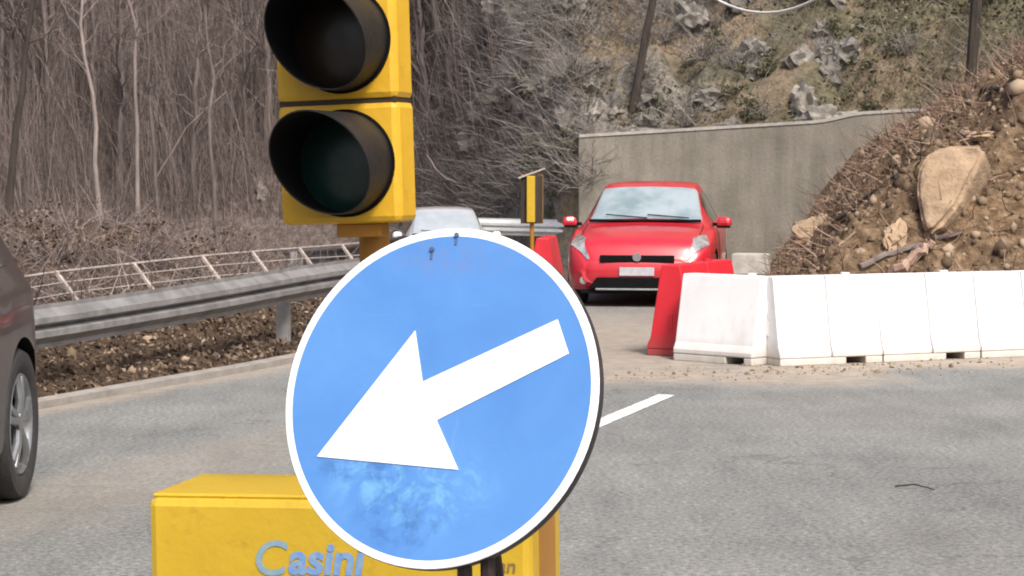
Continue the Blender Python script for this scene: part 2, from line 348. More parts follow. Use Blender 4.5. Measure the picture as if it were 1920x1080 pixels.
def mk_blue():
    m, nt, bs = nodes_of('sign_blue')
    base = ramp(nt, noise(nt, 4, 5), [(0.3, (0.062, 0.185, 0.46)), (0.7, (0.080, 0.218, 0.50))])
    # scuffs and mud splashes low on the plate (plate coordinates: x right, y up)
    tc = N(nt, 'ShaderNodeTexCoord'); sp = N(nt, 'ShaderNodeSeparateXYZ'); nt.links.new(tc.outputs['Object'], sp.inputs[0])
    def blob(cx, cy, rx, ry):
        a = math_n(nt, 'DIVIDE', math_n(nt, 'SUBTRACT', sp.outputs['X'], cx), rx); b = math_n(nt, 'DIVIDE', math_n(nt, 'SUBTRACT', sp.outputs['Y'], cy), ry)
        d = math_n(nt, 'SQRT', math_n(nt, 'ADD', math_n(nt, 'MULTIPLY', a, a), math_n(nt, 'MULTIPLY', b, b)))
        return math_n(nt, 'SUBTRACT', 1.0, d, True)
    n1 = noise(nt, 26, 6, 0.7, stretch=(1, 1, 1)); n2 = noise(nt, 18, 6, 0.7, dist=1.5)
    def thr(v, a, b):
        mr = N(nt, 'ShaderNodeMapRange'); mr.interpolation_type = 'SMOOTHSTEP'; mr.inputs[1].default_value = a; mr.inputs[2].default_value = b; nt.links.new(v, mr.inputs[0]); return mr.outputs[0]
    dark = math_n(nt, 'MULTIPLY', thr(n1, 0.44, 0.66), thr(blob(-0.035, -0.215, 0.13, 0.085), 0.0, 0.75), True)
    dark2 = math_n(nt, 'MULTIPLY', thr(n1, 0.42, 0.6), thr(blob(-0.13, -0.135, 0.12, 0.035), 0.0, 0.7), True)
    pale = math_n(nt, 'MULTIPLY', thr(n2, 0.45, 0.68), thr(blob(-0.03, -0.16, 0.20, 0.10), 0.0, 0.7), True)
    top = math_n(nt, 'MULTIPLY', thr(n2, 0.42, 0.62), thr(blob(0.0, 0.245, 0.16, 0.05), 0.0, 0.7), True)
    scat = thr(noise(nt, 40, 5, 0.7), 0.62, 0.8)
    col = mixc(nt, math_n(nt, 'MULTIPLY', scat, 0.35), base, (0.15, 0.33, 0.57))
    col = mixc(nt, math_n(nt, 'MULTIPLY', pale, 0.75), col, (0.15, 0.37, 0.57))
    col = mixc(nt, math_n(nt, 'MULTIPLY', math_n(nt, 'ADD', dark, dark2, True), 0.75), col, (0.035, 0.115, 0.31))
    col = mixc(nt, math_n(nt, 'MULTIPLY', top, 0.5), col, (0.12, 0.18, 0.38))
    sc1 = thr(noise(nt, 30, 3, 0.6, stretch=(.12, 1.6, 1)), 0.66, 0.74); sc2 = thr(noise(nt, 26, 3, 0.6, stretch=(1.3, .16, 1)), 0.68, 0.76)
    col = mixc(nt, math_n(nt, 'MULTIPLY', math_n(nt, 'ADD', sc1, sc2, True), 0.22), col, (0.20, 0.38, 0.60))
    wash = ramp(nt, noise(nt, 3.2, 6, 0.65, dist=.8), [(0.3, (0.86, 0.9, 0.93)), (0.7, (1.12, 1.08, 1.05))]); col = mixc(nt, 1.0, col, wash, 'MULTIPLY')
    nt.links.new(col, bs.inputs['Base Color']); bs.inputs['Roughness'].default_value = 0.5
    return m
M['sign_blue'] = mk_blue()
M['sign_white'] = simple('sign_white', (0.80, 0.80, 0.79), (0.74, 0.74, 0.735), 9, 0.5)
M['sign_back'] = simple('sign_back_metal', (0.06, 0.055, 0.06), (0.035, 0.03, 0.035), 9, 0.5, metal=0.3)
M['bolt'] = simple('weathered_bolt', (0.06, 0.10, 0.20), (0.04, 0.06, 0.12), 30, 0.6)
M['stand'] = simple('stand_steel', (0.03, 0.018, 0.018), (0.02, 0.012, 0.012), 12, 0.55, metal=0.3)
M['ink_teal'] = simple('lettering_teal', (0.12, 0.25, 0.38), (0.24, 0.30, 0.28), 40, 0.6)
M['ink_blue'] = simple('lettering_blue', (0.10, 0.22, 0.48), (0.20, 0.30, 0.42), 40, 0.6)
M['ink_brown'] = simple('lettering_brown', (0.14, 0.09, 0.03), (0.22, 0.14, 0.05), 60, 0.6)
def mk_plastic(name, c1, c2, dirt, zmax=0.22):
    m, nt, bs = nodes_of(name)
    base = ramp(nt, noise(nt, 3, 5), [(0.3, c1), (0.7, c2)])
    tc = N(nt, 'ShaderNodeTexCoord'); sp = N(nt, 'ShaderNodeSeparateXYZ'); nt.links.new(tc.outputs['Object'], sp.inputs[0])
    low = N(nt, 'ShaderNodeMapRange'); low.inputs[1].default_value = zmax; low.inputs[2].default_value = 0.0; nt.links.new(sp.outputs['Z'], low.inputs[0])
    f = math_n(nt, 'MULTIPLY', low.outputs[0], math_n(nt, 'ADD', noise(nt, 9, 6, 0.7), 0.25), True)
    col = mixc(nt, f, base, dirt)
    sc = N(nt, 'ShaderNodeMapRange'); sc.inputs[1].default_value = 0.54; sc.inputs[2].default_value = 0.74
    nt.links.new(noise(nt, 5, 8, 0.75, stretch=(1, 1, .4)), sc.inputs[0])
    col = mixc(nt, math_n(nt, 'MULTIPLY', sc.outputs[0], 0.4), col, dirt)
    nt.links.new(col, bs.inputs['Base Color']); bs.inputs['Roughness'].default_value = 0.5
    return m
M['white_plastic'] = mk_plastic('white_plastic', (0.70, 0.70, 0.70), (0.62, 0.62, 0.62), (0.36, 0.31, 0.24))
M['red_plastic'] = mk_plastic('red_plastic', (0.56, 0.016, 0.03), (0.46, 0.012, 0.022), (0.20, 0.06, 0.05))
def mk_paint(name, c, rough=0.35, metal=0.0, coat=1.0):
    m, nt, bs = nodes_of(name)
    col = ramp(nt, noise(nt, 7, 6, 0.65), [(0.35, c), (0.75, tuple(q * 0.85 + 0.012 for q in c))])
    nt.links.new(col, bs.inputs['Base Color']); bs.inputs['Roughness'].default_value = rough; bs.inputs['Metallic'].default_value = metal
    bs.inputs['Coat Weight'].default_value = coat; bs.inputs['Coat Roughness'].default_value = 0.06; bs.inputs['Coat IOR'].default_value = 1.5
    return m
M['car_red'] = mk_paint('red_car_paint', (0.44, 0.010, 0.022), 0.35, 0.0, 0.6)
M['car_silver'] = mk_paint('silver_car_paint', (0.60, 0.61, 0.63), 0.4, 0.3)
M['car_dark'] = mk_paint('plum_car_paint', (0.038, 0.027, 0.028), 0.45, 0.2, 0.35)
M['glass'] = simple('car_glass', (0.42, 0.49, 0.50), (0.24, 0.32, 0.33), 2.2, 0.06, metal=0.4, coat=0.6, detail=3, lo=.38, hi=.66)  # pale and darker mottling paints varied reflections into the windscreen
M['glass_pale'] = simple('pale_car_glass', (0.50, 0.54, 0.57), (0.40, 0.44, 0.46), 3, 0.08, metal=0.4, coat=0.5)
M['glass_dark'] = simple('dark_car_glass', (0.03, 0.045, 0.045), (0.02, 0.03, 0.032), 3, 0.05, metal=0.1, coat=1.0)
M['headlamp'] = simple('headlamp_glass', (0.55, 0.53, 0.51), (0.16, 0.15, 0.15), 9, 0.15, metal=0.4, coat=1.0)
M['chrome'] = simple('bright_metal', (0.65, 0.65, 0.66), (0.5, 0.5, 0.52), 9, 0.2, metal=0.9)
M['rim'] = simple('alloy_rim', (0.30, 0.31, 0.32), (0.20, 0.21, 0.215), 9, 0.35, metal=0.7)
M['rubber'] = simple('tyre_rubber', (0.018, 0.018, 0.018), (0.028, 0.027, 0.026), 14, 0.8, bumps=0.3)
M['plate'] = simple('number_plate', (0.42, 0.40, 0.43), (0.33, 0.32, 0.35), 12, 0.5)  # white plate greyed, its shade put into the base colour
M['cable'] = simple('pale_cable', (0.62, 0.60, 0.57), (0.5, 0.48, 0.45), 12, 0.6)

# ------------------------------------------------------------------ road lines in plan
Lp = np.array([(-14, -14), (-8.7, 0), (-6.4, 6), (-4.75, 10.4), (-3.22, 14.4), (-1.87, 17.8), (-1.1, 20.5), (-.75, 23.5), (-.8, 27), (-1.3, 31), (-2.4, 34), (-4.8, 37.5), (-8.6, 41.5), (-14, 45.5)], float)
Rp = np.array([(7, -14), (6.6, 0), (6.2, 10), (5.9, 18), (5.6, 24), (5.2, 30), (4.1, 34.6), (2.2, 36.7), (.2, 39), (-3.2, 42.2), (-8.5, 47), (-14, 51)], float)
def curve(P, ys):                     # smooth x(y): linear interpolation then a moving average
    yy = np.linspace(P[0, 1], P[-1, 1], 1200); xx = np.interp(yy, P[:, 1], P[:, 0])
    k = np.ones(41) / 41; xs = np.convolve(np.pad(xx, 20, mode='edge'), k, 'valid')
    return np.interp(ys, yy, xs)
def Lx(y): return curve(Lp, y)
def Rx(y): return curve(Rp, y)
def roadz(x, y): return -0.50 * ss(28, 37, y) + 0 * np.asarray(x, float)

# hill plan: base line, base height, slope
def hill_base(x):
    x = np.asarray(x, float)
    w = ss(-2.0, 1.35, x)
    yl = 49 + 0.0 * x - 2.0 * ss(-4, 0.5, x); yr = 38.35 - 0.33 * (np.clip(x, 1.2, 9) - 1.2)
    zl = 0.35 + 0.5 * ss(-4, -0.5, x); zr = 2.2 + 0.06 * (np.clip(x, 1.2, 9) - 1.2)
    return yl * (1 - w) + yr * w, zl * (1 - w) + zr * w
def hill_z(x, t):
    yb, zb = hill_base(x); y = yb + t
    s = 1.05 - 0.15 * ss(0, 3, x)
    n = fbm(x * .35, y * .35, 3, 4) * 0.9 + fbm(x * 1.6, y * 1.6, 9, 4) * 0.30
    crag = np.abs(fbm(x * .8 + 5, t * .8, 21, 4)) * 0.8 * ss(-3, 0, x)
    return zb + s * t + (n + crag) * ss(0, 0.7, t)
def ground_z(x, y):
    x = np.asarray(x, float); y = np.asarray(y, float)
    s = (Lx(y) - x) * 0.92
    bank = 0.10 * ss(0.05, 0.45, s) + 0.06 * fbm(x * 2.2, y * 2.2, 5, 4) * ss(0.1, 0.5, s)
    rise = 0.80 * ss(1.0, 4.5, s) * ss(19, 29, y) + 0.10 * fbm(x * .7, y * .7, 15, 4) * ss(1, 3, s)
    rise = rise + 0.27 * ss(0.55, 1.35, s) * (1 - ss(21, 28, y))
    on = (s < 0) & (x < Rx(y))
    right = ss(0.0, 1.0, x - Rx(y)) * np.where(y > 36, 0.22, 0.0)
    z = np.where(s > 0, bank + rise, np.where(on, -0.06, -0.02 + right)) + roadz(x, y)
    return z

# ground sheet to the horizon
xs = np.unique(np.concatenate([np.linspace(-400, -16, 25), np.arange(-16, 9, 0.22), np.linspace(9, 400, 25)]))
ys = np.unique(np.concatenate([np.linspace(-300, 6, 16), np.arange(6, 52, 0.22), np.linspace(52, 500, 20)]))
YY, XX = np.meshgrid(ys, xs, indexing='ij')
ZZ = ground_z(XX, np.clip(YY, -14, 50)); ZZ = np.where((np.abs(XX) > 40) | (YY > 60) | (YY < -20), -0.25, ZZ)
g = npmesh('ground', np.stack([XX, YY, ZZ], -1).reshape(-1, 3), gridfaces(len(ys), len(xs)), M['litter'], smooth=True); tag(g, kind='structure')

# road
ry = np.concatenate([np.arange(-13.5, 5, 0.5), np.arange(5, 30, 0.09), np.arange(30, 50.5, 0.25)]); ru = np.linspace(0, 1, 110)
RY, RU = np.meshgrid(ry, ru, indexing='ij'); lx, rx = Lx(ry)[:, None], Rx(ry)[:, None]; RX = lx + (rx - lx) * RU
RZ = roadz(RX, RY)
def segd(x, y, a, b):
    ax, ay = a; bx, by = b; dx, dy = bx - ax, by - ay
    t = np.clip(((x - ax) * dx + (y - ay) * dy) / (dx * dx + dy * dy), 0, 1); return np.hypot(x - ax - t * dx, y - ay - t * dy)
wv = fbm(RX * 1.2, RY * 0.8, 31, 4) * 0.7
d1 = segd(RX, RY, (0.2, 16.6), (2.2, 17.1)); d2 = segd(RX, RY, (2.0, 17.3), (6, 18.9))
dirt = np.maximum(1 - ss(0.25, 1.25, d1 + wv), (1 - ss(0.2, 0.75, d2 + wv * .6)))
dirt = np.maximum(dirt, 0.9 * (1 - ss(0.3, 2.4, np.abs(RX - 1.0) + wv)) * ss(16.2, 17.5, RY) * (1 - ss(21, 27, RY)))
trk = np.abs((RX - Lx(RY)) * .93 - 2.35 + 0.35 * wv)                        # dusty wheel track in the far lane
dirt = np.maximum(dirt, 0.36 * (1 - ss(0.1, 0.75, trk)) * ss(5, 8, RY))
dirt = np.maximum(dirt, 0.75 * (1 - ss(0.02, 0.45, RX - Lx(RY) + wv * .4)))
dirt = np.maximum(dirt, 1.0 * ss(19.0, 20.5, RY) * ss(1.6, 2.6, RX))
dirt = np.maximum(dirt, 0.14 * ss(0.1, .6, fbm(RX * .5, RY * .35, 77, 3)))
road = npmesh('road', np.stack([RX, RY, RZ], -1).reshape(-1, 3), gridfaces(len(ry), len(ru)), M['asphalt'], smooth=True, attrs={'dirt': dirt.ravel()}); tag(road, kind='structure')
# kerb along the far edge
kb = MB(); ky = np.arange(4, 38, 0.5); kxs = Lx(ky)
kv = []
for x, y in zip(kxs, ky):
    z = float(roadz(x, y))
    kv += [(x + .0, y, z - .1), (x + .0, y, z + .05), (x - .11, y, z + .062), (x - .13, y, z - .1)]
kf = [(4 * i + k, 4 * i + (k + 1) % 4, 4 * i + 4 + (k + 1) % 4, 4 * i + 4 + k) for i in range(len(ky) - 1) for k in range(4)]
kb.add(kv, kf); tag(kb.build('kerb', M['kerb']), kind='structure')
# centre line dashes
mk = MB()
a, b = onz(1126, 793), onz(1250, 741); dv = (b - a).normalized(); pv = Vector((dv.y, -dv.x, 0)) * 0.062
a = a - dv * 1.1
for k in range(-2, 1):
    o = dv * (k * 4.6); q = [a + o - pv, b + o - pv, b + o + pv, a + o + pv]
    n = 14; vs = []
    for i in range(n + 1):
        t = i / n; j = random.uniform(-.006, .006)
        vs += [q[0].lerp(q[1], t) + pv * j * 8, q[3].lerp(q[2], t) - pv * j * 8]
    mk.add([(v.x, v.y, 0.004) for v in vs], [(2 * i, 2 * i + 1, 2 * i + 3, 2 * i + 2) for i in range(n)])
tag(mk.build('road_marking', M['paint_white']), kind='structure')

# ------------------------------------------------------------------ hillside
hx = np.unique(np.concatenate([np.linspace(-90, -15, 40), np.arange(-15, 15, 0.11), np.linspace(15, 90, 40)]))
ht = np.unique(np.concatenate([[-.35, -.05], np.arange(0, 9, 0.11), np.linspace(9, 70, 45)]))
HT, HX = np.meshgrid(ht, hx, indexing='ij'); yb, zb = hill_base(HX)
HZ = np.where(HT < 0, -0.7, hill_z(HX, np.maximum(HT, 0))); HYv = yb + HT
HZ = np.where(HT == ht[1], zb * 0.55, HZ)
jx = fbm(HX * 1.1, HT * 1.1, 41, 3) * 0.22 * ss(0.1, 1, HT)
hill = npmesh('hillside', np.stack([HX + jx, HYv, HZ], -1).reshape(-1, 3), gridfaces(len(ht), len(hx)), M['hill'], smooth=True); tag(hill, kind='structure')

# retaining wall
def wall():
    root = empty('retaining_wall', (1.19, 38.2, 0))
    tag(root, 'long weathered grey concrete retaining wall behind the red car', 'wall')
    pts = []; n = 40
    for i in range(n + 1):
        x = 1.19 + (9.5 - 1.19) * i / n
        y = 38.05 - 0.33 * (x - 1.2); z = 2.235 + 0.055 * (x - 1.2) + (0.1 * ss(5.2, 6, x))
        pts.append((x, y, float(z)))
    w = MB(); vs = []
    for x, y, z in pts: vs += [(x, y - .14, -.5), (x, y, z), (x, y + .3, z), (x, y + .3, -.5)]
    fs = [(4 * i + k, 4 * i + 4 + k, 4 * i + 4 + (k + 1) % 4, 4 * i + (k + 1) % 4) for i in range(n) for k in range(4)] + [(0, 1, 2, 3), tuple(4 * n + k for k in (3, 2, 1, 0))]
    vs = [(x - 1.19, y - 38.2, z) for x, y, z in vs]
    w.add(vs, fs); w.build('wall_face', M['concrete'], root)
    c = MB(); vs = []
    for x, y, z in pts: vs += [(x - 1.19, y - .018 - 38.2, z + .002), (x - 1.19, y - .018 - 38.2, z + .055), (x - 1.19, y + .33 - 38.2, z + .055), (x - 1.19, y + .33 - 38.2, z + .002)]
    c.add(vs, fs); c.build('coping', M['pale_concrete'], root)
wall()

# ------------------------------------------------------------------ landslide
def slip_z(x, y):
    x = np.asarray(x, float); y = np.asarray(y, float)
    side = (x - 0.121 * y + 0.12 * fbm(x, y, 61, 3) * 2) * 1.18
    side = np.where(side > 1.9, 1.9 + (side - 1.9) * 0.55, side)
    front = (y - 19.5) * 1.05 + 0.1 * (x - 3)
    k = 0.35
    h = np.clip(.5 + .5 * (front - side) / k, 0, 1); z = front * (1 - h) + side * h - k * h * (1 - h)
    amp = ss(0.0, 0.5, z)
    z = z + amp * (0.33 * fbm(x * 1.3, y * 1.3, 63, 4) + 0.17 * fbm(x * 4.5, y * 4.5, 65, 4))
    return np.where(z < 0, -0.3, z)
sx = np.concatenate([np.arange(1.8, 10, 0.06), np.linspace(10, 30, 25)]); sy = np.concatenate([np.arange(19.2, 30, 0.07), np.arange(30, 38, 0.2)])
SY, SX = np.meshgrid(sy, sx, indexing='ij'); SZ = np.minimum(slip_z(SX, SY), 14)
slip = npmesh('landslip_slope', np.stack([SX, SY, SZ], -1).reshape(-1, 3), gridfaces(len(sy), len(sx)), M['soil'], smooth=True); tag(slip, kind='structure')
def icorock(name, mat, r, squash=(1, 1, .7), sub=2, seed=0, rough=.25, parent=None):
    bm = bmesh.new(); bmesh.ops.create_icosphere(bm, subdivisions=sub, radius=1.0); rr = random.Random(seed)
    cuts = [(Vector([rr.gauss(0, 1) for _ in range(3)]).normalized(), rr.uniform(.55, .85)) for _ in range(7)]
    for v in bm.verts:
        p = v.co.copy()
        for nrm, d in cuts:
            e = p.dot(nrm) - d
            if e > 0: p -= nrm * e
        p *= 1 + rr.uniform(-rough, rough) * .3
        v.co = Vector((p.x * squash[0], p.y * squash[1], p.z * squash[2])) * r
    me = bpy.data.meshes.new(name); bm.to_mesh(me); bm.free(); me.materials.append(mat)
    o = bpy.data.objects.new(name, me); COL.objects.link(o); o.parent = parent
    return o
# clods and crumbs lying over the slip: one mass
def in_slip(n, seed=1):
    P = []
    while len(P) < n:
        x = rng.uniform(2.2, 9, 4000); y = rng.uniform(19.6, 34, 4000); z = slip_z(x, y)
        ok = (z > .05) & (z < 5.2) & (np.abs(x / y) < .30)
        P += list(np.stack([x, y, z], 1)[ok])
    return np.array(P[:n])
ico = bmesh.new(); bmesh.ops.create_icosphere(ico, subdivisions=1, radius=1.0)
IV = np.array([v.co[:] for v in ico.verts]); IF = np.array([[v.index for v in f.verts] for f in ico.faces]); ico.free()
def clods(P, r):
    n = len(P); k = len(IV)
    jit = rng.uniform(.65, 1.3, (n, k, 1)); sq = rng.uniform(.5, 1.2, (n, 1, 3))
    V = P[:, None, :] + IV[None] * jit * sq * r[:, None, None]
    F = (np.arange(n) * k)[:, None, None] + IF[None]
    return V.reshape(-1, 3), F.reshape(-1, 3)
P = in_slip(9000); V, F = clods(P, rng.gamma(1.6, 0.014, len(P)) + .008)
tag(npmesh('rubble', V, F, M['clod']), 'crumbled brown earth and pebbles lying over the landslide slope', 'rubble', kind='stuff')
P = in_slip(5800); dr = rng.normal(0, 1, (len(P), 3)); dr[:, 2] = np.abs(dr[:, 2]) * .5
V, F = twigs(P - dr * .02, dr, rng.uniform(.06, .5, len(P)), rng.uniform(.003, .012, len(P)), .4)
tag(npmesh('root_debris', V, F, M['debris_wood']), 'tangle of torn roots and twigs over the landslide', 'debris', kind='stuff')
# stones in the slip
protos = [icorock('landslide_stone', M['rock_brown'], .15, (1, .75, .6), 2, s, .9) for s in range(4)]
spots = in_slip(36)
for i, p in enumerate(spots):
    o = protos[i] if i < 4 else protos[i % 4].copy()
    if i >= 4: COL.objects.link(o)
    s = random.choice((.35, .45, .55, .7, .95)); o.scale = (s, s, s); o.location = (p[0], p[1], p[2] + .02 * s); o.rotation_euler = [random.uniform(0, 6.28) for _ in range(3)]
    tag(o, 'brown stone half buried in the landslide earth', 'stone', 'stones in the landslide')
sp_ = [icorock('angular_rock', M['boulder'], .26, (1.2, .8, .35), 3, 500 + q, .7) for q in range(3)]
for i, p in enumerate(in_slip(13)):
    o = sp_[i] if i < 3 else sp_[i % 3].copy()
    if i >= 3: COL.objects.link(o)
    q = random.uniform(.5, 1.15); o.scale = (q, q, q); o.location = p; o.rotation_euler = (random.uniform(-.9, .9), random.uniform(-.9, .9), random.uniform(0, 6.28))
    tag(o, 'flat angular tan rock lying in the landslide earth', 'rock', 'angular tan rocks in the landslide')
# the big slab
def slip_hit(px, py):
    for Y in np.arange(19.6, 36, .04):
        p = atY(px, py, Y)
        if float(slip_z(p.x, p.y)) >= p.z: return p
    return atY(px, py, 26)
def slab():
    Y = slip_hit(1760, 425).y - .12; ol = [(1722, 300), (1738, 270), (1775, 258), (1836, 262), (1830, 300), (1812, 345), (1795, 392), (1762, 440), (1742, 446), (1732, 420), (1722, 378), (1717, 335)]
    c = atY(1772, 350, Y); bm = bmesh.new()
    pts = [atY(px, py, Y) - c for px, py in ol]; tilt = Matrix.Rotation(R(-22), 3, 'Z') @ Matrix.Rotation(R(-20), 3, 'X')
    fr = [bm.verts.new((p.x / math.cos(R(22)), 0, p.z)) for p in pts]; bk = [bm.verts.new((p.x * .9 + .05, .55, p.z * .9)) for p in pts]
    n = len(ol); bm.faces.new(fr); bm.faces.new(bk[::-1])
    for i in range(n): bm.faces.new((fr[i], bk[i], bk[(i + 1) % n], fr[(i + 1) % n]))
    bmesh.ops.recalc_face_normals(bm, faces=bm.faces)
    bmesh.ops.bevel(bm, geom=list(bm.edges), offset=.05, segments=3, affect='EDGES')
    bmesh.ops.triangulate(bm, faces=[f for f in bm.faces if len(f.verts) > 4]); bmesh.ops.subdivide_edges(bm, edges=list(bm.edges), cuts=3, use_grid_fill=True)
    bmesh.ops.smooth_vert(bm, verts=list(bm.verts), factor=.5, use_axis_x=True, use_axis_y=True, use_axis_z=True)
    for v in bm.verts:
        v.co = tilt @ (v.co + Vector((0, 1, 0)) * (float(fbm(v.co.x * 2.2, v.co.z * 2.2, 90, 2)) * .07 + float(fbm(v.co.x * 14, v.co.z * 14, 92, 4)) * .03))
    me = bpy.data.meshes.new('boulder'); bm.to_mesh(me); bm.free(); me.shade_smooth(); me.set_sharp_from_angle(angle=R(50)); me.materials.append(M['boulder'])
    o = bpy.data.objects.new('boulder', me); COL.objects.link(o); o.location = c
    tag(o, 'large tan slab boulder standing upright in the landslide', 'boulder')
slab()
def stick(name, pts, r, mat, label, cat, n=7, taper=.6, group=None):
    m = MB(); P = []
    k = 10
    for i in range(k + 1):
        t = i / k * (len(pts) - 1); j = min(int(t), len(pts) - 2); P.append(Vector(pts[j]).lerp(Vector(pts[j + 1]), t - j))
    for q in P[1:-1]: q += Vector([random.uniform(-1, 1) * r * .5 for _ in range(3)])
    m.tube(P, [r * (1 - (1 - taper) * i / k) for i in range(k + 1)], n)
    o = m.build(name, mat, None, True); tag(o, label, cat, group); return o
stick('split_log', [slip_hit(1672, 508) - Vector((0, .10, 0)), slip_hit(1745, 452) - Vector((0, .12, 0))], .06, M['wood'], 'pinkish split log sticking out over the white barrier', 'log')
stick('fallen_branch', [slip_hit(1610, 500) - Vector((0, .05, 0)), slip_hit(1690, 466) - Vector((0, .06, 0)), slip_hit(1800, 436) - Vector((0, .05, 0))], .035, M['bark'], 'long bent branch lying below the tan boulder', 'branch')
stick('fallen_branch', [slip_hit(1492, 470) - Vector((0, .05, 0)), slip_hit(1570, 415) - Vector((0, .05, 0)), slip_hit(1680, 330) - Vector((0, .05, 0))], .05, M['bark_dark'], 'dark branch lying along the left edge of the landslide', 'branch')
stick('fallen_branch', [slip_hit(1800, 250) - Vector((0, .1, 0)), slip_hit(1858, 258) - Vector((0, .05, 0))], .04, M['wood'], 'short pink branch lying on top of the tan boulder', 'branch')
stick('fallen_branch', [slip_hit(1840, 168) - Vector((0, .05, 0)), slip_hit(1905, 162) - Vector((0, .05, 0))], .03, M['bark_dark'], 'dark branch at the top right of the landslide', 'branch')

# ------------------------------------------------------------------ plants
def hill_pts(n, x0, x1, t0, t1, dens=None):
    out = []
    while len(out) < n:
        x = rng.uniform(x0, x1, 3000); t = rng.uniform(t0, t1, 3000); z = hill_z(x, t); yb, _ = hill_base(x); y = yb + t
        ok = np.ones(len(x), bool) if dens is None else rng.uniform(0, 1, len(x)) < dens(x, y, z)
        out += list(np.stack([x, y, z], 1)[ok])
    return np.array(out[:n])
# left: thin saplings and brush as one mass
P = hill_pts(9500, -15, -.2, .05, 7.5)
d = np.stack([rng.normal(0, .17, len(P)), rng.normal(-.05, .17, len(P)), np.ones(len(P))], 1)
V1 = twigs(P - [0, 0, .1], d, rng.uniform(.5, 3.2, len(P)), rng.uniform(.004, .013, len(P)), .15, 4)
P = hill_pts(15000, -15, .3, .0, 7); d = rng.normal(0, 1, (len(P), 3)); d[:, 2] = np.abs(d[:, 2]) + .3
V2 = twigs(P - [0, 0, .05], d, rng.uniform(.3, 1.3, len(P)), rng.uniform(.003, .009, len(P)), .35, 3)
P = np.concatenate([hill_pts(4200, -27, -14, .05, 9), hill_pts(4200, -24, 0, 6.5, 16)])
d = np.stack([rng.normal(0, .15, len(P)), rng.normal(-.05, .15, len(P)), np.ones(len(P))], 1)
V3 = twigs(P - [0, 0, .1], d, rng.uniform(1.0, 4.5, len(P)), rng.uniform(.008, .022, len(P)), .15, 3)
V, F = joinVF([V1, V2, V3])
tag(npmesh('undergrowth', V, F, M['twig']), 'dense brown thicket of bare saplings on the forest slope', 'undergrowth', kind='stuff')
# middle and right: grey brush, olive leaves, dry grass
den = lambda x, y, z: np.clip(.25 + 1.4 * fbm(x * .5, z * .9, 55, 3) + .35 * (x < 1), .04, 1)
P = hill_pts(12000, -1.5, 12, .02, 4.5, den); d = rng.normal(0, 1, (len(P), 3)); d[:, 2] = np.abs(d[:, 2]) * .9 + .1
V, F = twigs(P - [0, 0, .03], d, rng.uniform(.12, .75, len(P)), rng.uniform(.003, .009, len(P)), .4, 3)
tag(npmesh('scrub_undergrowth', V, F, M['twig_grey']), 'grey leafless brambles covering the rocky slope above the wall', 'undergrowth', kind='stuff')
P = np.concatenate([hill_pts(6500, -2.6, 1.5, .0, 3.5), hill_pts(3000, -2.6, 1.5, -.02, .12) + rng.uniform(-1, 0, (3000, 1)) * np.array([[.0, .5, .9]])]); d = rng.normal(0, 1, (len(P), 3)); d[:, 1] -= .5; d[:, 2] = np.abs(d[:, 2]) * .9
V, F = twigs(P, d, rng.uniform(.12, .8, len(P)), rng.uniform(.003, .010, len(P)), .4, 3)
tag(npmesh('bank_undergrowth', V, F, M['twig_pale']), 'pale grey brush on the bank left of the concrete wall', 'undergrowth', kind='stuff')
den2 = lambda x, y, z: np.clip(.15 + 1.3 * fbm(x * .45 + 9, z * .8, 57, 3) + .25 * (x > 4), .02, 1)
P = hill_pts(9000, -1, 12, .02, 4.5, den2); P[:, 2] += rng.gamma(1.5, .07, len(P)); P += rng.normal(0, .06, P.shape)
V, F = leaves(P, rng.uniform(.02, .06, len(P)))
tag(npmesh('scrub_foliage', V, F, M['twig_olive']), 'low olive scrub growing over the slope above the wall', 'undergrowth', kind='stuff')
den3 = lambda x, y, z: np.clip(.2 + 1.6 * fbm(x * .4 + 3, z * .5, 59, 2), .0, 1)
P = hill_pts(9000, .5, 9, .3, 4.5, den3); d = np.stack([rng.normal(0, .4, len(P)), rng.normal(-.5, .4, len(P)), np.ones(len(P)) * .6], 1)
V, F = twigs(P, d, rng.uniform(.08, .28, len(P)), rng.uniform(.002, .006, len(P)), .5, 2)
tag(npmesh('dry_grass', V, F, M['dry_grass']), 'tufts of dry tan grass on the slope above the wall', 'grass', kind='stuff')
# brush behind the guardrail, leaves under it
def bank_pts(n, s0, s1, y0, y1):
    y = rng.uniform(y0, y1, n); s = rng.uniform(s0, s1, n); x = Lx(y) - s; return np.stack([x, y, ground_z(x, y)], 1)
P = bank_pts(7000, 1.1, 9, 13, 45); d = rng.normal(0, 1, (len(P), 3)); d[:, 2] = np.abs(d[:, 2]) * .8 + .15
V, F = twigs(P, d, rng.uniform(.1, .75, len(P)), rng.uniform(.003, .009, len(P)), .35, 3)
tag(npmesh('bramble_undergrowth', V, F, M['twig']), 'brown brambles behind the wire fence', 'undergrowth', kind='stuff')
P = np.concatenate([bank_pts(9000, .03, 1.3, 8, 24), bank_pts(5000, 1.0, 7, 12, 40)]); P[:, 2] += rng.uniform(0, .035, len(P))
V, F = leaves(P, rng.uniform(.012, .036, len(P)))
tag(npmesh('fallen_leaves', V, F, M['leaf']), 'brown fallen leaves on the bank under the guardrail', 'leaves', kind='stuff')
P = bank_pts(1300, .1, 1.1, 9, 24); V, F = clods(P, rng.gamma(1.5, .007, len(P)) + .005)
tag(npmesh('bank_rubble', V, F, M['clod']), 'earth crumbs on the bank between kerb and guardrail', 'rubble', kind='stuff')
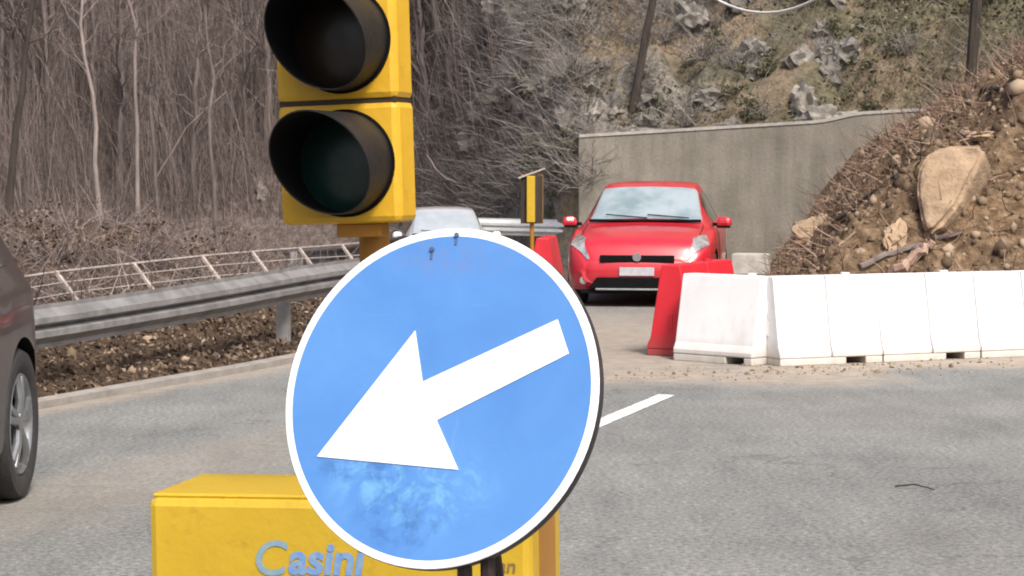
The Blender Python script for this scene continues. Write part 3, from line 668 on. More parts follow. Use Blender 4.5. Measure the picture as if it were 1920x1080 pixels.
# dust and crumbs near the barriers
P = np.stack([rng.normal(2.6, 1.5, 700), rng.normal(17.25, .35, 700), np.zeros(700)], 1); P[:, 1] += (P[:, 0] - 2.2) * .35
V, F = clods(P, rng.gamma(1.3, .0045, 700) + .003)
tag(npmesh('road_rubble', V, F, M['clod']), 'crumbs of earth on the asphalt before the white barriers', 'rubble', kind='stuff')

def make_tree(name, h, r, seed, bark, twigmat, nb=26, lean=(0, 0), low=.12):
    rr = random.Random(seed); root = empty(name)
    m = MB(); pts = [];
    k = 12
    for i in range(k + 1):
        t = i / k; pts.append(Vector((lean[0] * t * h + rr.gauss(0, .012) * h * t, lean[1] * t * h + rr.gauss(0, .01) * h * t, t * h - .25)))
    m.tube(pts, [r * (1.25 if i == 0 else 1) * (1 - .8 * i / k) for i in range(k + 1)], 8)
    tw = []
    for b in range(nb):
        t = rr.uniform(low, .97); i = min(int(t * k), k - 1); p = pts[i].lerp(pts[i + 1], t * k - i)
        az = rr.uniform(0, 6.28); L = h * rr.uniform(.08, .2) * (1.15 - t * .6); up = rr.uniform(.5, 1.3)
        d = Vector((math.cos(az), math.sin(az), up)).normalized(); q = [p]
        for s in range(1, 5): q.append(p + d * L * s / 4 + Vector((0, 0, .05 * L * s * s / 4)) + Vector([rr.gauss(0, .03) * L for _ in range(3)]))
        br = r * .32 * (1.1 - t * .8)
        m.tube(q, [br * (1 - .8 * s / 4) for s in range(5)], 5)
        for s in range(9):
            f = rr.uniform(.25, 1); j = min(int(f * 4), 3); pp = q[j].lerp(q[j + 1], f * 4 - j)
            dd = (d + Vector([rr.gauss(0, .6) for _ in range(3)])).normalized()
            tw.append((pp, dd, L * rr.uniform(.25, .6), max(br * .28, .004)))
    m.build('trunk', bark, root, True)
    V, F = twigs(np.array([q[0][:] for q in tw]), np.array([q[1][:] for q in tw]), np.array([q[2] for q in tw]), np.array([q[3] for q in tw]), .2, 3)
    npmesh('crown', V, F, twigmat, root)
    return root
# forest on the left: four kinds of slender bare tree, copied
kinds_ = [make_tree('bare_tree', random.uniform(7.5, 10), .055 + .02 * i, 100 + i, M['bark'], M['twig'], 30, (random.uniform(-.04, .04), 0)) for i in range(4)]
tp = hill_pts(58, -14, -.6, .1, 6.0); nk = 0
for i, p in enumerate(tp):
    o = kinds_[i] if i < 4 else copy_tree(kinds_[i % 4])
    o.location = p; o.rotation_euler = (random.gauss(0, .04), random.gauss(0, .05), random.uniform(0, 6.28)); s = random.uniform(.7, 1.15); o.scale = (s, s, s)
    tag(o, 'slender bare tree among the thicket on the forest slope', 'tree', 'bare trees on the forest slope')
def single_tree(px0, py0, px1, py1, Y, r, bark, twm, seed, label, h=9, nb=18, low=.2):
    a = atY(px0, py0, Y); b = atY(px1, py1, Y); L = (b - a).length; dv = (b - a) / L
    t = make_tree('bare_tree', h, r, seed, bark, twm, nb, (dv.x / dv.z, 0), low); t.location = a - dv * .9
    tag(t, label, 'tree'); return t
single_tree(12, 410, 62, 0, 44.0, .10, M['bark_dark'], M['twig'], 201, 'dark leaning trunk at the left edge of the forest', low=.5)
single_tree(190, 400, 160, 0, 46.5, .065, M['bark_pale'], M['twig'], 202, 'pale pinkish trunk, left one of the two pale trunks', low=.45)
single_tree(258, 330, 252, 0, 47.5, .055, M['bark_pale'], M['twig'], 203, 'pale straight trunk, right one of the two pale trunks', low=.45)
single_tree(300, 440, 272, 0, 48.0, .06, M['bark'], M['twig'], 207, 'grey brown trunk just right of the two pale trunks', low=.4)
single_tree(405, 430, 388, 0, 47.2, .06, M['bark'], M['twig'], 208, 'grey brown trunk nearest the left of the yellow signal head', low=.4)
single_tree(1178, 250, 1216, 0, 38.6, .095, M['bark_dark'], M['twig_grey'], 204, 'dark leaning trunk rising from the wall top above the red car', 9, 16, .4)
single_tree(1824, 100, 1828, 0, 31.5, .10, M['bark_dark'], M['twig_grey'], 205, 'dark upright trunk above the landslide at upper right', 10, 16, .35)
single_tree(1440, 150, 1490, 0, 40.2, .05, M['bark_dark'], M['twig_grey'], 206, 'thin dark sapling on the slope under the hanging cable', 6, 14, .25)
def on_hill(px, py):
    for t in np.arange(0.0, 14, .04):
        Y = 36.5 + t; p = atY(px, py, Y); yb, _ = hill_base(p.x); tt = Y - float(yb)
        if tt > 0 and float(hill_z(p.x, tt)) >= p.z: return p
    return atY(px, py, 39)
# pale bare branches low on the grey slope
stick('pale_sapling', [atY(932, 392, 44), atY(912, 370, 44), atY(898, 335, 44), atY(888, 312, 44)], .035, M['bark_pale'], 'curved pale stem standing left of the far yellow signal', 'sapling')
stick('pale_sapling', [atY(865, 345, 45), atY(835, 335, 45), atY(815, 315, 45), atY(800, 290, 45)], .025, M['bark_pale'], 'arching pale stem just right of the yellow signal head', 'sapling')
stick('pale_sapling', [on_hill(290, 345) - Vector((0, .7, .1)), atY(350, 240, on_hill(290, 345).y - .8), atY(425, 172, on_hill(290, 345).y - .9)], .024, M['bark_pale'], 'slanting pale stem in the thicket left of the signal', 'sapling')
# shrubs above the wall and behind the fence
def make_shrub(name, mat, mat2, r, n, seed, leafn=0, lsz=.03):
    root = empty(name); P0 = rng.normal(0, .08 * r, (n, 3)); P0[:, 2] = 0
    d = rng.normal(0, 1, (n, 3)); d[:, 2] = np.abs(d[:, 2]) * 1.1 + .25
    V, F = twigs(P0, d, rng.uniform(.4, 1, n) * r, rng.uniform(.005, .012, n), .25, 3)
    Pp = P0 + d / np.linalg.norm(d, axis=1, keepdims=True) * (rng.uniform(.3, .8, n) * r)[:, None]
    d2 = rng.normal(0, 1, (n * 3, 3)); d2[:, 2] += .3
    V2, F2 = twigs(np.repeat(Pp, 3, 0), d2, rng.uniform(.15, .45, n * 3) * r, rng.uniform(.003, .007, n * 3), .3, 3)
    V, F = joinVF([(V, F), (V2, F2)]); npmesh('stem', V, F, mat, root)
    if leafn:
        dd = rng.normal(0, 1, (leafn, 3)); dd /= np.linalg.norm(dd, axis=1, keepdims=True); dd[:, 2] = np.abs(dd[:, 2])
        cl = rng.normal(0, 1, (9, 3)) * .35 * r; cl[:, 2] = np.abs(cl[:, 2]) + .2 * r
        LP = cl[rng.integers(0, 9, leafn)] + dd * (rng.uniform(.1, .33, leafn) * r)[:, None]
        V, F = leaves(LP, rng.uniform(.6, 1.2, leafn) * lsz); npmesh('foliage', V, F, mat2, root)
    return root
bare = [make_shrub('bare_shrub', M['twig_grey'], None, .75, 60, i) for i in range(3)]
P = hill_pts(34, -1.0, 8.5, .05, 3.4)
for i, p in enumerate(P):
    o = bare[i] if i < 3 else copy_tree(bare[i % 3]); o.location = p; s = random.uniform(.5, 1.15); o.scale = (s, s, s * .9); o.rotation_euler.z = random.uniform(0, 6.28)
    tag(o, 'grey leafless shrub on the rocky slope above the wall', 'shrub', 'leafless shrubs above the wall')
green = [make_shrub('evergreen_shrub', M['twig_olive'], M['twig_olive'], .6, 30, i, 900, .035) for i in range(3)]
gp = [(1290, 120), (1250, 200), (1370, 165), (1400, 220), (1445, 130), (1610, 120), (1560, 60), (1690, 90), (1640, 190), (1345, 90), (1215, 225), (1545, 200)]
gp += [(1062, 330), (1040, 385), (1080, 290), (1010, 300), (905, 215), (850, 160)]
for i, (px, py) in enumerate(gp):
    best = None
    for t in np.arange(0.05, 6, .05):
        Y = 37 + t; p = atY(px, py, Y); yb, _ = hill_base(p.x); tt = Y - float(yb)
        if tt > 0 and float(hill_z(p.x, tt)) >= p.z: best = p; break
    if best is None: continue
    o = green[i] if i < 3 else copy_tree(green[i % 3]); o.location = best - Vector((0, 0, .25)); s = random.uniform(.55, 1.0); o.scale = (s, s, s); o.rotation_euler.z = random.uniform(0, 6.28)
    tag(o, *(('dark olive leafy shrub on the slope above the wall', 'shrub', 'leafy shrubs above the wall') if i < 12 else ('dark leafy shrub on the bank left of the concrete wall', 'shrub', 'leafy shrubs left of the wall')))
fen = [make_shrub('bramble_bush', M['twig'], M['leaf'], .6, 50, i, 160, .03) for i in range(3)]
for i in range(20):
    y = random.uniform(19, 40); s_ = random.uniform(1.8, 7.5); x = float(Lx(y)) - s_
    o = fen[i] if i < 3 else copy_tree(fen[i % 3]); o.location = (x, y, float(ground_z(x, y)) - .05); s = random.uniform(.6, 1.2); o.scale = (s, s, s * .9); o.rotation_euler.z = random.uniform(0, 6.28)
    tag(o, 'brown bramble bush behind the wire fence', 'bush', 'bramble bushes behind the fence')
# rocks on the slope
for (px, py, r, sq, mat, lab) in [
    (1120, 215, .26, (.8, .8, 1.25), 'rock_pale', 'cream rock at the left end of the wall top'),
    (1508, 200, .34, (.7, .7, 1.3), 'rock_pale', 'tall whitish rock standing above the middle of the wall'),
    (1600, 228, .30, (1.6, .8, .55), 'rock_pale', 'flat pale rock on the wall top left of the landslide'),
    (830, 240, .45, (1, .8, 1), 'rock', 'grey rock just right of the yellow signal head'),
    (490, 365, .22, (.7, .8, 1.2), 'rock_pale', 'pale rock beside the left edge of the lower signal lamp'),
    (1330, 190, .30, (1.2, .8, .7), 'rock', 'grey rock on the slope above the red car roof'),
    (960, 180, .42, (1.2, .8, .8), 'rock', 'grey rock high on the slope above the far yellow signal'),
    (1420, 100, .32, (1.2, .8, .8), 'rock', 'grey rock under the hanging cable')]:
    o = icorock('rock', M[mat], r, sq, 3, px, 1.0); o.location = on_hill(px, py); tag(o, lab, 'rock')

crags = [icorock('crag_rock', M['rock'], .42, (1.1, .7, .9), 3, 300 + q, .8) for q in range(5)]
cp = hill_pts(62, -2.6, 6.5, .0, 3.6, lambda x, y, z: np.clip(.35 + 1.5 * fbm(x * .5 + 20, z * .7, 71, 3), .03, 1))
for i, p in enumerate(cp):
    o = crags[i] if i < 5 else crags[i % 5].copy()
    if i >= 5: COL.objects.link(o)
    q = random.uniform(.35, 1.15); o.scale = (q, q, q); o.location = p - np.array([0, -.1 * q, .05 * q]); o.rotation_euler = (random.gauss(0, .4), random.gauss(0, .4), random.uniform(0, 6.28))
    tag(o, 'angular grey rock cropping out of the scrubby slope', 'rock', 'grey rocks on the slope')
# overhead cable slung between the two dark trunks
cb = MB(); pts = []
for i in range(41):
    px = 1214 + (1828 - 1214) * i / 40; py = 24 - 25 * ((px - 1436) / 92) ** 2
    pts.append(atY(px, py, 38.4 + (31.5 - 38.4) * (i / 40)))
cb.tube(pts, .024, 6); tag(cb.build('overhead_cable', M['cable'], None, True), 'pale cable hanging in a loop at the top edge', 'cable')

# ------------------------------------------------------------------ guardrail and fence
def rail_line(y): return Lx(y) - 0.42
prof = [(0, .0), (.0, .03), (.08, .085), (.08, .125), (.015, .155), (.08, .185), (.08, .225), (.0, .28), (.0, .31)]     # (towards the road, height)
def wbeam(pts, zt, side=1):
    vs = []; n = len(pts)
    for i in range(n):
        t = (pts[min(i + 1, n - 1)] - pts[max(i - 1, 0)]); t.z = 0; t.normalize(); nr = Vector((t.y, -t.x, 0)) * side
        for (o, h) in prof: vs.append(pts[i] + nr * o + Vector((0, 0, zt[i] - .31 + h)))
        for (o, h) in reversed(prof): vs.append(pts[i] + nr * (o - .006) + Vector((0, 0, zt[i] - .31 + h)))
    m = 2 * len(prof); fs = [(m * i + k, m * i + m + k, m * i + m + (k + 1) % m, m * i + (k + 1) % m) for i in range(n - 1) for k in range(m)]
    return vs, fs
def guardrail(pts, zt, label, side=1, step=8, steel='galv'):
    org = pts[0].copy(); org.z = 0; root = empty('guardrail', org); tag(root, label, 'guardrail')
    P = [Vector((p.x - org.x, p.y - org.y, 0)) for p in pts]
    m = MB(); vs, fs = wbeam(P, zt, side); m.add(vs, fs); m.build('beam', M[steel], root, True, sharp=25)
    for i in range(2, len(P), step):
        t = (P[min(i + 1, len(P) - 1)] - P[i - 1]); t.z = 0; t.normalize(); nr = Vector((t.y, -t.x, 0)) * side; an = math.atan2(t.y, t.x)
        p = MB(); gz = pts[i].z; q = P[i] - nr * .10
        p.box((q.x, q.y, (zt[i] - .02 + gz - .35) / 2), (.06, .12, zt[i] - .02 - gz + .35), (0, 0, an)); p.build('post', M['galv_dark'], root)
        s = MB(); s.box(tuple(P[i] - nr * .02 + Vector((0, 0, zt[i] - .155))), (.32, .035, .20), (0, 0, an)); s.build('joint_plate', M['galv'], root)
ys_ = np.arange(2, 36, .5); gp_ = [Vector((float(rail_line(y)), y, float(ground_z(rail_line(y), y)))) for y in ys_]
zt_ = [0.655 + .12 * float(ss(14, 20, y)) + float(roadz(0, y)) for y in ys_]
guardrail(gp_, zt_, 'long galvanised guardrail along the leaf covered bank on the left', 1)
ys2 = np.arange(36.4, 41.6, .35); gp2 = [Vector((float(Rx(y)) + .5, y, float(ground_z(Rx(y) + .5, y)))) for y in ys2]
guardrail(gp2, [0.76] * len(ys2), 'distant guardrail round the bend beside the silver car', -1, 8, 'galv_bright')
# fence with leaning pale posts
def fence():
    org = Vector((-3.3, 15.6, 0)); root = empty('wire_fence', org); tag(root, 'low wire fence with leaning pale posts behind the guardrail', 'fence')
    tops = [(-30, 530, 17.6), (105, 510, 19.0), (250, 494, 20.3), (378, 480, 21.5), (472, 472, 22.7), (560, 465, 24.0), (640, 459, 25.4), (715, 452, 27)]
    T, B = [], []
    for px, py, Y in tops:
        t = atY(px, py, Y); b = atY(px + 46 * 16 / Y, py + 62 * 16 / Y, Y - .05); 
        gz = float(ground_z(b.x, b.y)); dv = (b - t) / (t.z - b.z); b2 = t + dv * (t.z - gz + .15)
        T.append(t - org); B.append(b2 - org)
        p = MB(); p.tube([b2 - org, t - org], .024, 6); p.build('post', M['fence'], root)
    r = MB(); r.tube(T, .012, 6); r.build('top_rail', M['fence'], root)
    w = MB()
    for f in (.18, .36): w.tube([a.lerp(b, f) for a, b in zip(T, B)], .006, 5)
    w.build('wire', M['wire'], root)
fence()
# concrete block at the wall foot
cbm = MB(); cbm.box((0, 0, .165), (.62, .5, .33), taper=.92); o = cbm.build('concrete_block', M['pale_concrete'], bevel=.02); p = onz(1408, 514); o.location = p; o.rotation_euler.z = R(-12)
tag(o, 'pale concrete block on the road right of the red car', 'block')
# stick on the asphalt
stick('twig', [onz(1678, 912, .01), onz(1715, 908, .025), onz(1752, 918, .008)], .0055, M['bark_dark'], 'dark twig lying on the asphalt before the white barriers', 'twig')

# ------------------------------------------------------------------ plastic barriers
def barrier_mesh(h=.74, L=1.0, bw=.22, tw=.085, groove=True):
    """parts of a water filled traffic barrier along local x, front towards -y"""
    def sect(x0, x1, prof_, m):
        n = len(prof_); vs = [(x0, y, z) for y, z in prof_] + [(x1, y, z) for y, z in prof_]
        m.add(vs, [tuple(range(n)), tuple(range(2 * n - 1, n - 1, -1))] + [(i, n + i, n + (i + 1) % n, (i + 1) % n) for i in range(n)])
    def P_(ins, z0, z1):
        def w(z):
            zz = [0, .10, .16, h - .10, h]; ww = [bw, bw, bw - .03, tw + .02, tw]
            return float(np.interp(z, zz, ww)) - ins
        zs = [z0] + [z for z in (.10, .16, h - .10) if z0 + 1e-4 < z < z1 - 1e-4] + [z1]
        return [(-w(z), z) for z in zs] + [(w(z), z) for z in reversed(zs)]
    b = MB(); hl = L / 2 - .003
    
    if groove: sect(-hl, -.011, P_(0, .06, h), b); sect(.011, hl, P_(0, .06, h), b); sect(-.0105, .0105, P_(.02, .062, h - .018), b)
    else: sect(-hl, hl, P_(0, .06, h), b)
    feet = MB()
    for x0, x1 in ((-hl + .004, .14), (.33, hl - .004)): sect(x0, x1, P_(.003, 0, .0585), feet)
    lug = MB()
    for s, zz in ((-1, .30), (1, .48)): lug.tube([(s * (L / 2 - .02), 0, zz - .06), (s * (L / 2 - .02), 0, zz + .06)], .03, 10)
    cap = MB(); cap.tube([(.25, 0, h + .001), (.25, 0, h + .02)], .04, 12)
    return b, feet, lug, cap
def barrier(name, mat, h, L, loc, rz, label, group=None, groove=True):
    root = empty(name, loc, (0, 0, rz)); tag(root, label, 'barrier', group)
    b, f, l, c = barrier_mesh(h, L, groove=groove)
    b.build('body', mat, root, bevel=.012); f.build('foot', mat, root, bevel=.006); l.build('connector', mat, root, True); c.build('filler_cap', mat, root, True)
    return root
def place(o, a, b):
    a, b = Vector(a), Vector(b); d = b - a; o.location = ((a.x + b.x) / 2, (a.y + b.y) / 2, 0); o.rotation_euler = (0, 0, math.atan2(d.y, d.x))
dirw = Vector((2.38, 1.03, 0)).normalized()
fo = Vector((.0, .22, 0))                         # from the front foot line to the axis of the row
w0 = Vector((2.14, 17.60, 0)) + fo
first = barrier('traffic_barrier', M['white_plastic'], .74, .84, (0, 0, 0), 0, 'white plastic barrier turned aside at the left end of the row', None, False)
rowb = barrier('traffic_barrier', M['white_plastic'], .74, 1.0, (0, 0, 0), 0, 'first of the straight white barriers, right of the turned one')
place(first, Vector((1.56, 18.24, 0)) + fo * .6, w0 + Vector((-.03, .05, 0)))
labs = ['first of the straight white barriers, right of the turned one', 'middle white barrier in the row below the tan boulder', 'white barrier cut off by the right edge of the photo', 'white barrier beyond the right edge of the row']
for k in range(4):
    o = rowb if k == 0 else copy_tree(rowb); place(o, w0 + dirw * (k * 1.0), w0 + dirw * (k + 1) * 1.0)
    tag(o, labs[k], 'barrier', 'white barriers in a row'); o.rotation_euler.z += random.uniform(-.02, .02)
first['group'] = 'white barriers in a row'
rd = barrier('traffic_barrier', M['red_plastic'], .80, 1.4, (0, 0, 0), 0, 'red plastic barrier standing behind the left end of the white row')
ra = Vector((1.385, 18.62, 0)); place(rd, ra, ra + Vector((.42, .91, 0)).normalized() * 1.4)
rd2 = copy_tree(rd); rd2.scale = (1, 1, .88); ra = Vector((.42, 29.4, 0)); place(rd2, ra, ra + Vector((.1, 1, 0)).normalized() * 1.4); tag(rd2, 'distant red plastic barrier just left of the red car', 'barrier')

# ------------------------------------------------------------------ traffic signal on its cabinet
def text_mesh(body, size, depth, mat, name, parent, loc, bold=0.0, rot=(R(90), 0, 0)):
    cu = bpy.data.curves.new(name, 'FONT'); cu.body = body; cu.size = size; cu.extrude = depth; cu.offset = bold; cu.align_x = 'LEFT'; cu.shear = .16
    t = bpy.data.objects.new(name + '_text', cu); COL.objects.link(t); bpy.context.view_layer.update()
    me = bpy.data.meshes.new_from_object(t.evaluated_get(bpy.context.evaluated_depsgraph_get())); bpy.data.objects.remove(t)
    me.materials.clear(); me.materials.append(mat); me.name = name
    o = bpy.data.objects.new(name, me); COL.objects.link(o); o.parent = parent; o.location = loc; o.rotation_euler = rot; return o
def visor_mesh(r, ltop, lbot, side=1):
    m = MB(); n = 48; th = .003; vs = []
    for i in range(n):
        a = 2 * math.pi * i / n; c, s = math.cos(a), math.sin(a)
        f = (s + 1) / 2; l = lbot + (ltop - lbot) * (f ** .9)
        for rr_, ll in ((r, 0), (r * 1.0, l), (r - th, l), (r - th, 0)): vs.append((c * rr_, -ll, s * rr_))
    m.add(vs, [(4 * i + k, 4 * i + (k + 1) % 4, 4 * ((i + 1) % n) + (k + 1) % 4, 4 * ((i + 1) % n) + k) for i in range(n) for k in range(3)])
    m.m = [1 if k == 2 else 0 for i in range(n) for k in range(3)]
    return m
def disc(m, r, y0, y1, n=40, c=(0, 0, 0)):
    m.tube([Vector(c) + Vector((0, y0, 0)), Vector(c) + Vector((0, y1, 0))], r, n)
def signal():
    yaw_h, yaw_b = R(-18.5), R(-12)
    # cabinet: front top left corner at photo (289,926)
    W, Dp, H = .84, .33, .93
    c0 = atY(289, 927, 4.55); H = c0.z
    ax = Vector((math.cos(yaw_b), math.sin(yaw_b), 0)); ay = Vector((-math.sin(yaw_b), math.cos(yaw_b), 0))
    ctr = Vector((c0.x, c0.y, 0)) + ax * W / 2 + ay * Dp / 2
    root = empty('traffic_signal', ctr); tag(root, 'yellow portable traffic signal on a yellow cabinet behind the blue arrow sign', 'traffic light')
    cab = empty('cabinet'); COL.objects.unlink(cab); bpy.data.objects.remove(cab)
    b = MB(); b.box((0, 0, (H + .14) / 2), (W, Dp, H - .14)); body = b.build('cabinet', M['yellow_box'], root, bevel=.018); body.rotation_euler = (0, R(-1.0), yaw_b)
    l = MB(); l.box((0, .003, H + .003), (W - .012, Dp - .02, .010)); lid = l.build('lid', M['yellow_box'], body, bevel=.006)
    hd = MB(); hd.box((W / 2 + .006, .05, .55), (.02, .03, .14)); hd.build('handle', M['black'], body, bevel=.004)
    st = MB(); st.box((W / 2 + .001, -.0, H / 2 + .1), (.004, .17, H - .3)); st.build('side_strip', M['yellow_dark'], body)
    for sx in (-1, 1):
        w = MB(); w.tube([(sx * (W / 2 - .1) - .03, 0, .14), (sx * (W / 2 - .1) + .03, 0, .14)], .14, 24); w.build('wheel', M['rubber'], body, True)
    # lettering on the front
    def lx_(px, py):  # photo point to cabinet front coordinates
        p = onplane(px, py, c0 - ay * .002, -ay) - ctr; p = Vector((p.dot(ax), 0, p.z)); return p.x, p.z
    x, z = lx_(484, 1074); text_mesh('C', .104, .0004, M['ink_teal'], 'lettering', body, (x, -Dp / 2 - .0015, z), .0015)
    x, z = lx_(551, 1073); text_mesh('asini', .094, .0004, M['ink_blue'], 'lettering', body, (x, -Dp / 2 - .0015, z), .003)
    x, z = lx_(918, 1078); text_mesh('Can', .042, .0004, M['ink_brown'], 'lettering', body, (x, -Dp / 2 - .0015, z), .0005)
    # pole and head
    hp = atY(704, 300, 4.50); hr = Matrix.Rotation(R(1.8), 3, 'Y').inverted()
    pole_top = atY(701, 425, 4.55); pb = Vector((pole_top.x + .02, pole_top.y + .0, H - .02))
    p = MB(); p.tube([pb - ctr, pole_top + Vector((-.005, 0, .16)) - ctr], .033, 20); p.build('pole', M['yellow_dark'], root, True)
    fl = MB(); fl.tube([pb - ctr + Vector((0, 0, .03)), pb - ctr + Vector((0, 0, .05))], .07, 20); fl.build('flange', M['yellow_dark'], root, True)
    fw, dp, hs = .272, .10, .2555
    seam_c = atY(630, 191, 4.44)                       # middle of the seam between the two lower lamps, on the front face
    for k, lens, nm in ((0, 'lens_green', 'lower'), (1, 'lens_amber', 'middle'), (2, 'lens_red', 'upper')):
        u = Vector((-math.sin(R(1.8)), 0, math.cos(R(1.8))))
        lamp = MB(); lamp.box((0, dp / 2, 0), (fw, dp, hs - .004))
        o = lamp.build('lamp_housing', M['yellow'], root, bevel=.014)
        o.location = seam_c - ctr + u * (hs * (k - .5)); o.rotation_euler = (0, R(-1.8), yaw_h)
        XO = .015; rg = MB(); n = 48; vs = []
        for i in range(n):
            a = 2 * math.pi * i / n
            for r_, y_ in ((.112, 0.0), (.112, -.004), (.098, -.004), (.098, .0)): vs.append((XO + r_ * math.cos(a), y_, r_ * math.sin(a)))
        rg.add(vs, [(4 * i + q, 4 * i + (q + 1) % 4, 4 * ((i + 1) % n) + (q + 1) % 4, 4 * ((i + 1) % n) + q) for i in range(n) for q in range(3)]); rg.build('bezel', M['black'], o)
        le = MB(); n = 40; rings = 6; vs = [(XO, -.022, 0)]; fs = []
        for j in range(1, rings + 1):
            q = j / rings; vs += [(XO + .104 * q * math.cos(2 * math.pi * i / n), -.022 * (1 - q * q) - .002, .106 * q * math.sin(2 * math.pi * i / n)) for i in range(n)]
        fs += [(0, 1 + (i + 1) % n, 1 + i) for i in range(n)]
        for j in range(rings - 1):
            for i in range(n): fs.append((1 + j * n + i, 1 + j * n + (i + 1) % n, 1 + (j + 1) * n + (i + 1) % n, 1 + (j + 1) * n + i))
        le.add(vs, fs); le.build('lens', M[lens], o, True, sharp=0)
        vo = visor_mesh(.106, .20, .055).build('visor', [M['visor'], M['black']], o, True, sharp=60); vo.location.x = XO
    sm = MB(); sm.box((0, dp / 2, 0), (fw - .012, dp - .012, .012))
    o = sm.build('seam', M['seam'], root); o.location = seam_c - ctr; o.rotation_euler = (0, R(-1.8), yaw_h)
    u = Vector((-math.sin(R(1.8)), 0, math.cos(R(1.8))))
    o2 = sm.build('seam', M['seam'], root); o2.location = seam_c - ctr + u * hs; o2.rotation_euler = (0, R(-1.8), yaw_h)
    bk = MB(); bk.box((.03, dp / 2, 0), (.10, .05, .03)); o = bk.build('bracket', M['yellow_dark'], root, bevel=.004); o.location = seam_c - ctr - u * (hs + .012); o.rotation_euler = (0, R(-1.8), yaw_h)
signal()

# ------------------------------------------------------------------ blue arrow sign
def arrow_sign():
    ncam = Vector((-.395, .235, .885)).normalized()
    n = (_X * ncam.x + _U * ncam.y - _F * ncam.z).normalized()
    d = ray(820, 742); C = EYE + d * 3.69
    e1 = Vector((0, 0, 1)).cross(n).normalized(); e2 = n.cross(e1)
    mat = Matrix((e1, e2, n)).transposed().to_4x4(); mat.translation = C
    root = empty('road_sign', (C.x, C.y, 0)); tag(root, 'round blue sign with white arrow pointing down left, in front of the yellow cabinet', 'road sign')
    inv = mat.inverted()
    def pl(px, py): q = inv @ onplane(px, py, C, n); return q.x, q.y
    rm = root.matrix_world.copy(); rm.translation = root.location
    local = Matrix.Translation(-Vector(root.location)) @ mat
    Rr = .3005; N_ = 96
    m = MB(); vs = [(0, 0, 0)] ; rings = [.06, .12, .18, .24, .2855]
    for r_ in rings: vs += [(r_ * math.cos(2 * math.pi * i / N_), r_ * math.sin(2 * math.pi * i / N_), 0) for i in range(N_)]
    fs = [(0, 1 + i, 1 + (i + 1) % N_) for i in range(N_)]
    for j in range(len(rings) - 1): fs += [(1 + j * N_ + i, 1 + (j + 1) * N_ + i, 1 + (j + 1) * N_ + (i + 1) % N_, 1 + j * N_ + (i + 1) % N_) for i in range(N_)]
    m.add(vs, fs); face = m.build('sign_face', M['sign_blue'], root); face.matrix_local = local
    b = MB(); pf = [(.2855, 0), (.2985, 0), (.2998, -.0015)]; vs = []
    for i in range(N_):
        a = 2 * math.pi * i / N_; vs += [(r_ * math.cos(a), r_ * math.sin(a), z) for r_, z in pf]
    b.add(vs, [(3 * i + k, 3 * i + k + 1, 3 * ((i + 1) % N_) + k + 1, 3 * ((i + 1) % N_) + k) for i in range(N_) for k in range(2)]); o = b.build('border', M['sign_white'], root, True); o.matrix_local = local
    rm_ = MB(); pf = [(.2998, -.0017), (.3008, -.006), (.3008, -.020), (.292, -.021), (.292, -.012), (.0, -.012)]; vs = []
    for i in range(N_):
        a = 2 * math.pi * i / N_; vs += [(r_ * math.cos(a), r_ * math.sin(a), z) for r_, z in pf]
    k_ = len(pf); rm_.add(vs, [(k_ * i + k, k_ * i + k + 1, k_ * ((i + 1) % N_) + k + 1, k_ * ((i + 1) % N_) + k) for i in range(N_) for k in range(k_ - 1)]); o = rm_.build('rim', M['sign_back'], root); o.matrix_local = local
    a = MB(); ol = [pl(*q) for q in ((595, 856), (779, 620), (793, 716), (1046, 599), (1067, 663), (819, 788), (860, 881))]
    a.prism(ol[::-1] if sum((ol[i][0] * ol[(i + 1) % 7][1] - ol[(i + 1) % 7][0] * ol[i][1]) for i in range(7)) < 0 else ol, .0006, .0016)
    o = a.build('arrow', M['sign_white'], root); o.matrix_local = local
    for px, py in ((857, 441), (811, 468)):
        x, y = pl(px, py); bo = MB(); bo.tube([(x, y, 0), (x, y, .004)], .0045, 12); bo.box((x, y - .008, .0008), (.005, .020, .0014)); o = bo.build('bolt', M['bolt'], root, bevel=.001); o.matrix_local = local
    # folding stand behind the plate
    def W2(x, y, z): return local @ Vector((x, y, z))
    for px in (857, 901):
        x, y = pl(px, 1040); top = W2(x, y + .45, -.03); mid = W2(x, y, -.03); foot = Vector((mid.x + (mid.x - top.x) * .9, mid.y - .22, 0.0))
        g_ = MB(); g_.tube([top, mid], .013, 8); g_.tube([mid, Vector((mid.x + .02, mid.y - .05, 0.0))], .013, 8); g_.build('leg', M['stand'], root, True)
    x, y = pl(880, 1000); top = W2(x, y + .1, -.035)
    bl = MB(); bl.tube([top, Vector((top.x + .12, top.y + .42, 0))], .012, 8); bl.build('rear_leg', M['stand'], root, True)
    x, y = pl(880, 760); x0, x1 = x - .10, x + .10
    cr = MB(); cr.tube([W2(x0, y, -.03), W2(x1, y, -.03)], .012, 8); cr.build('crossbar', M['stand'], root, True)
arrow_sign()

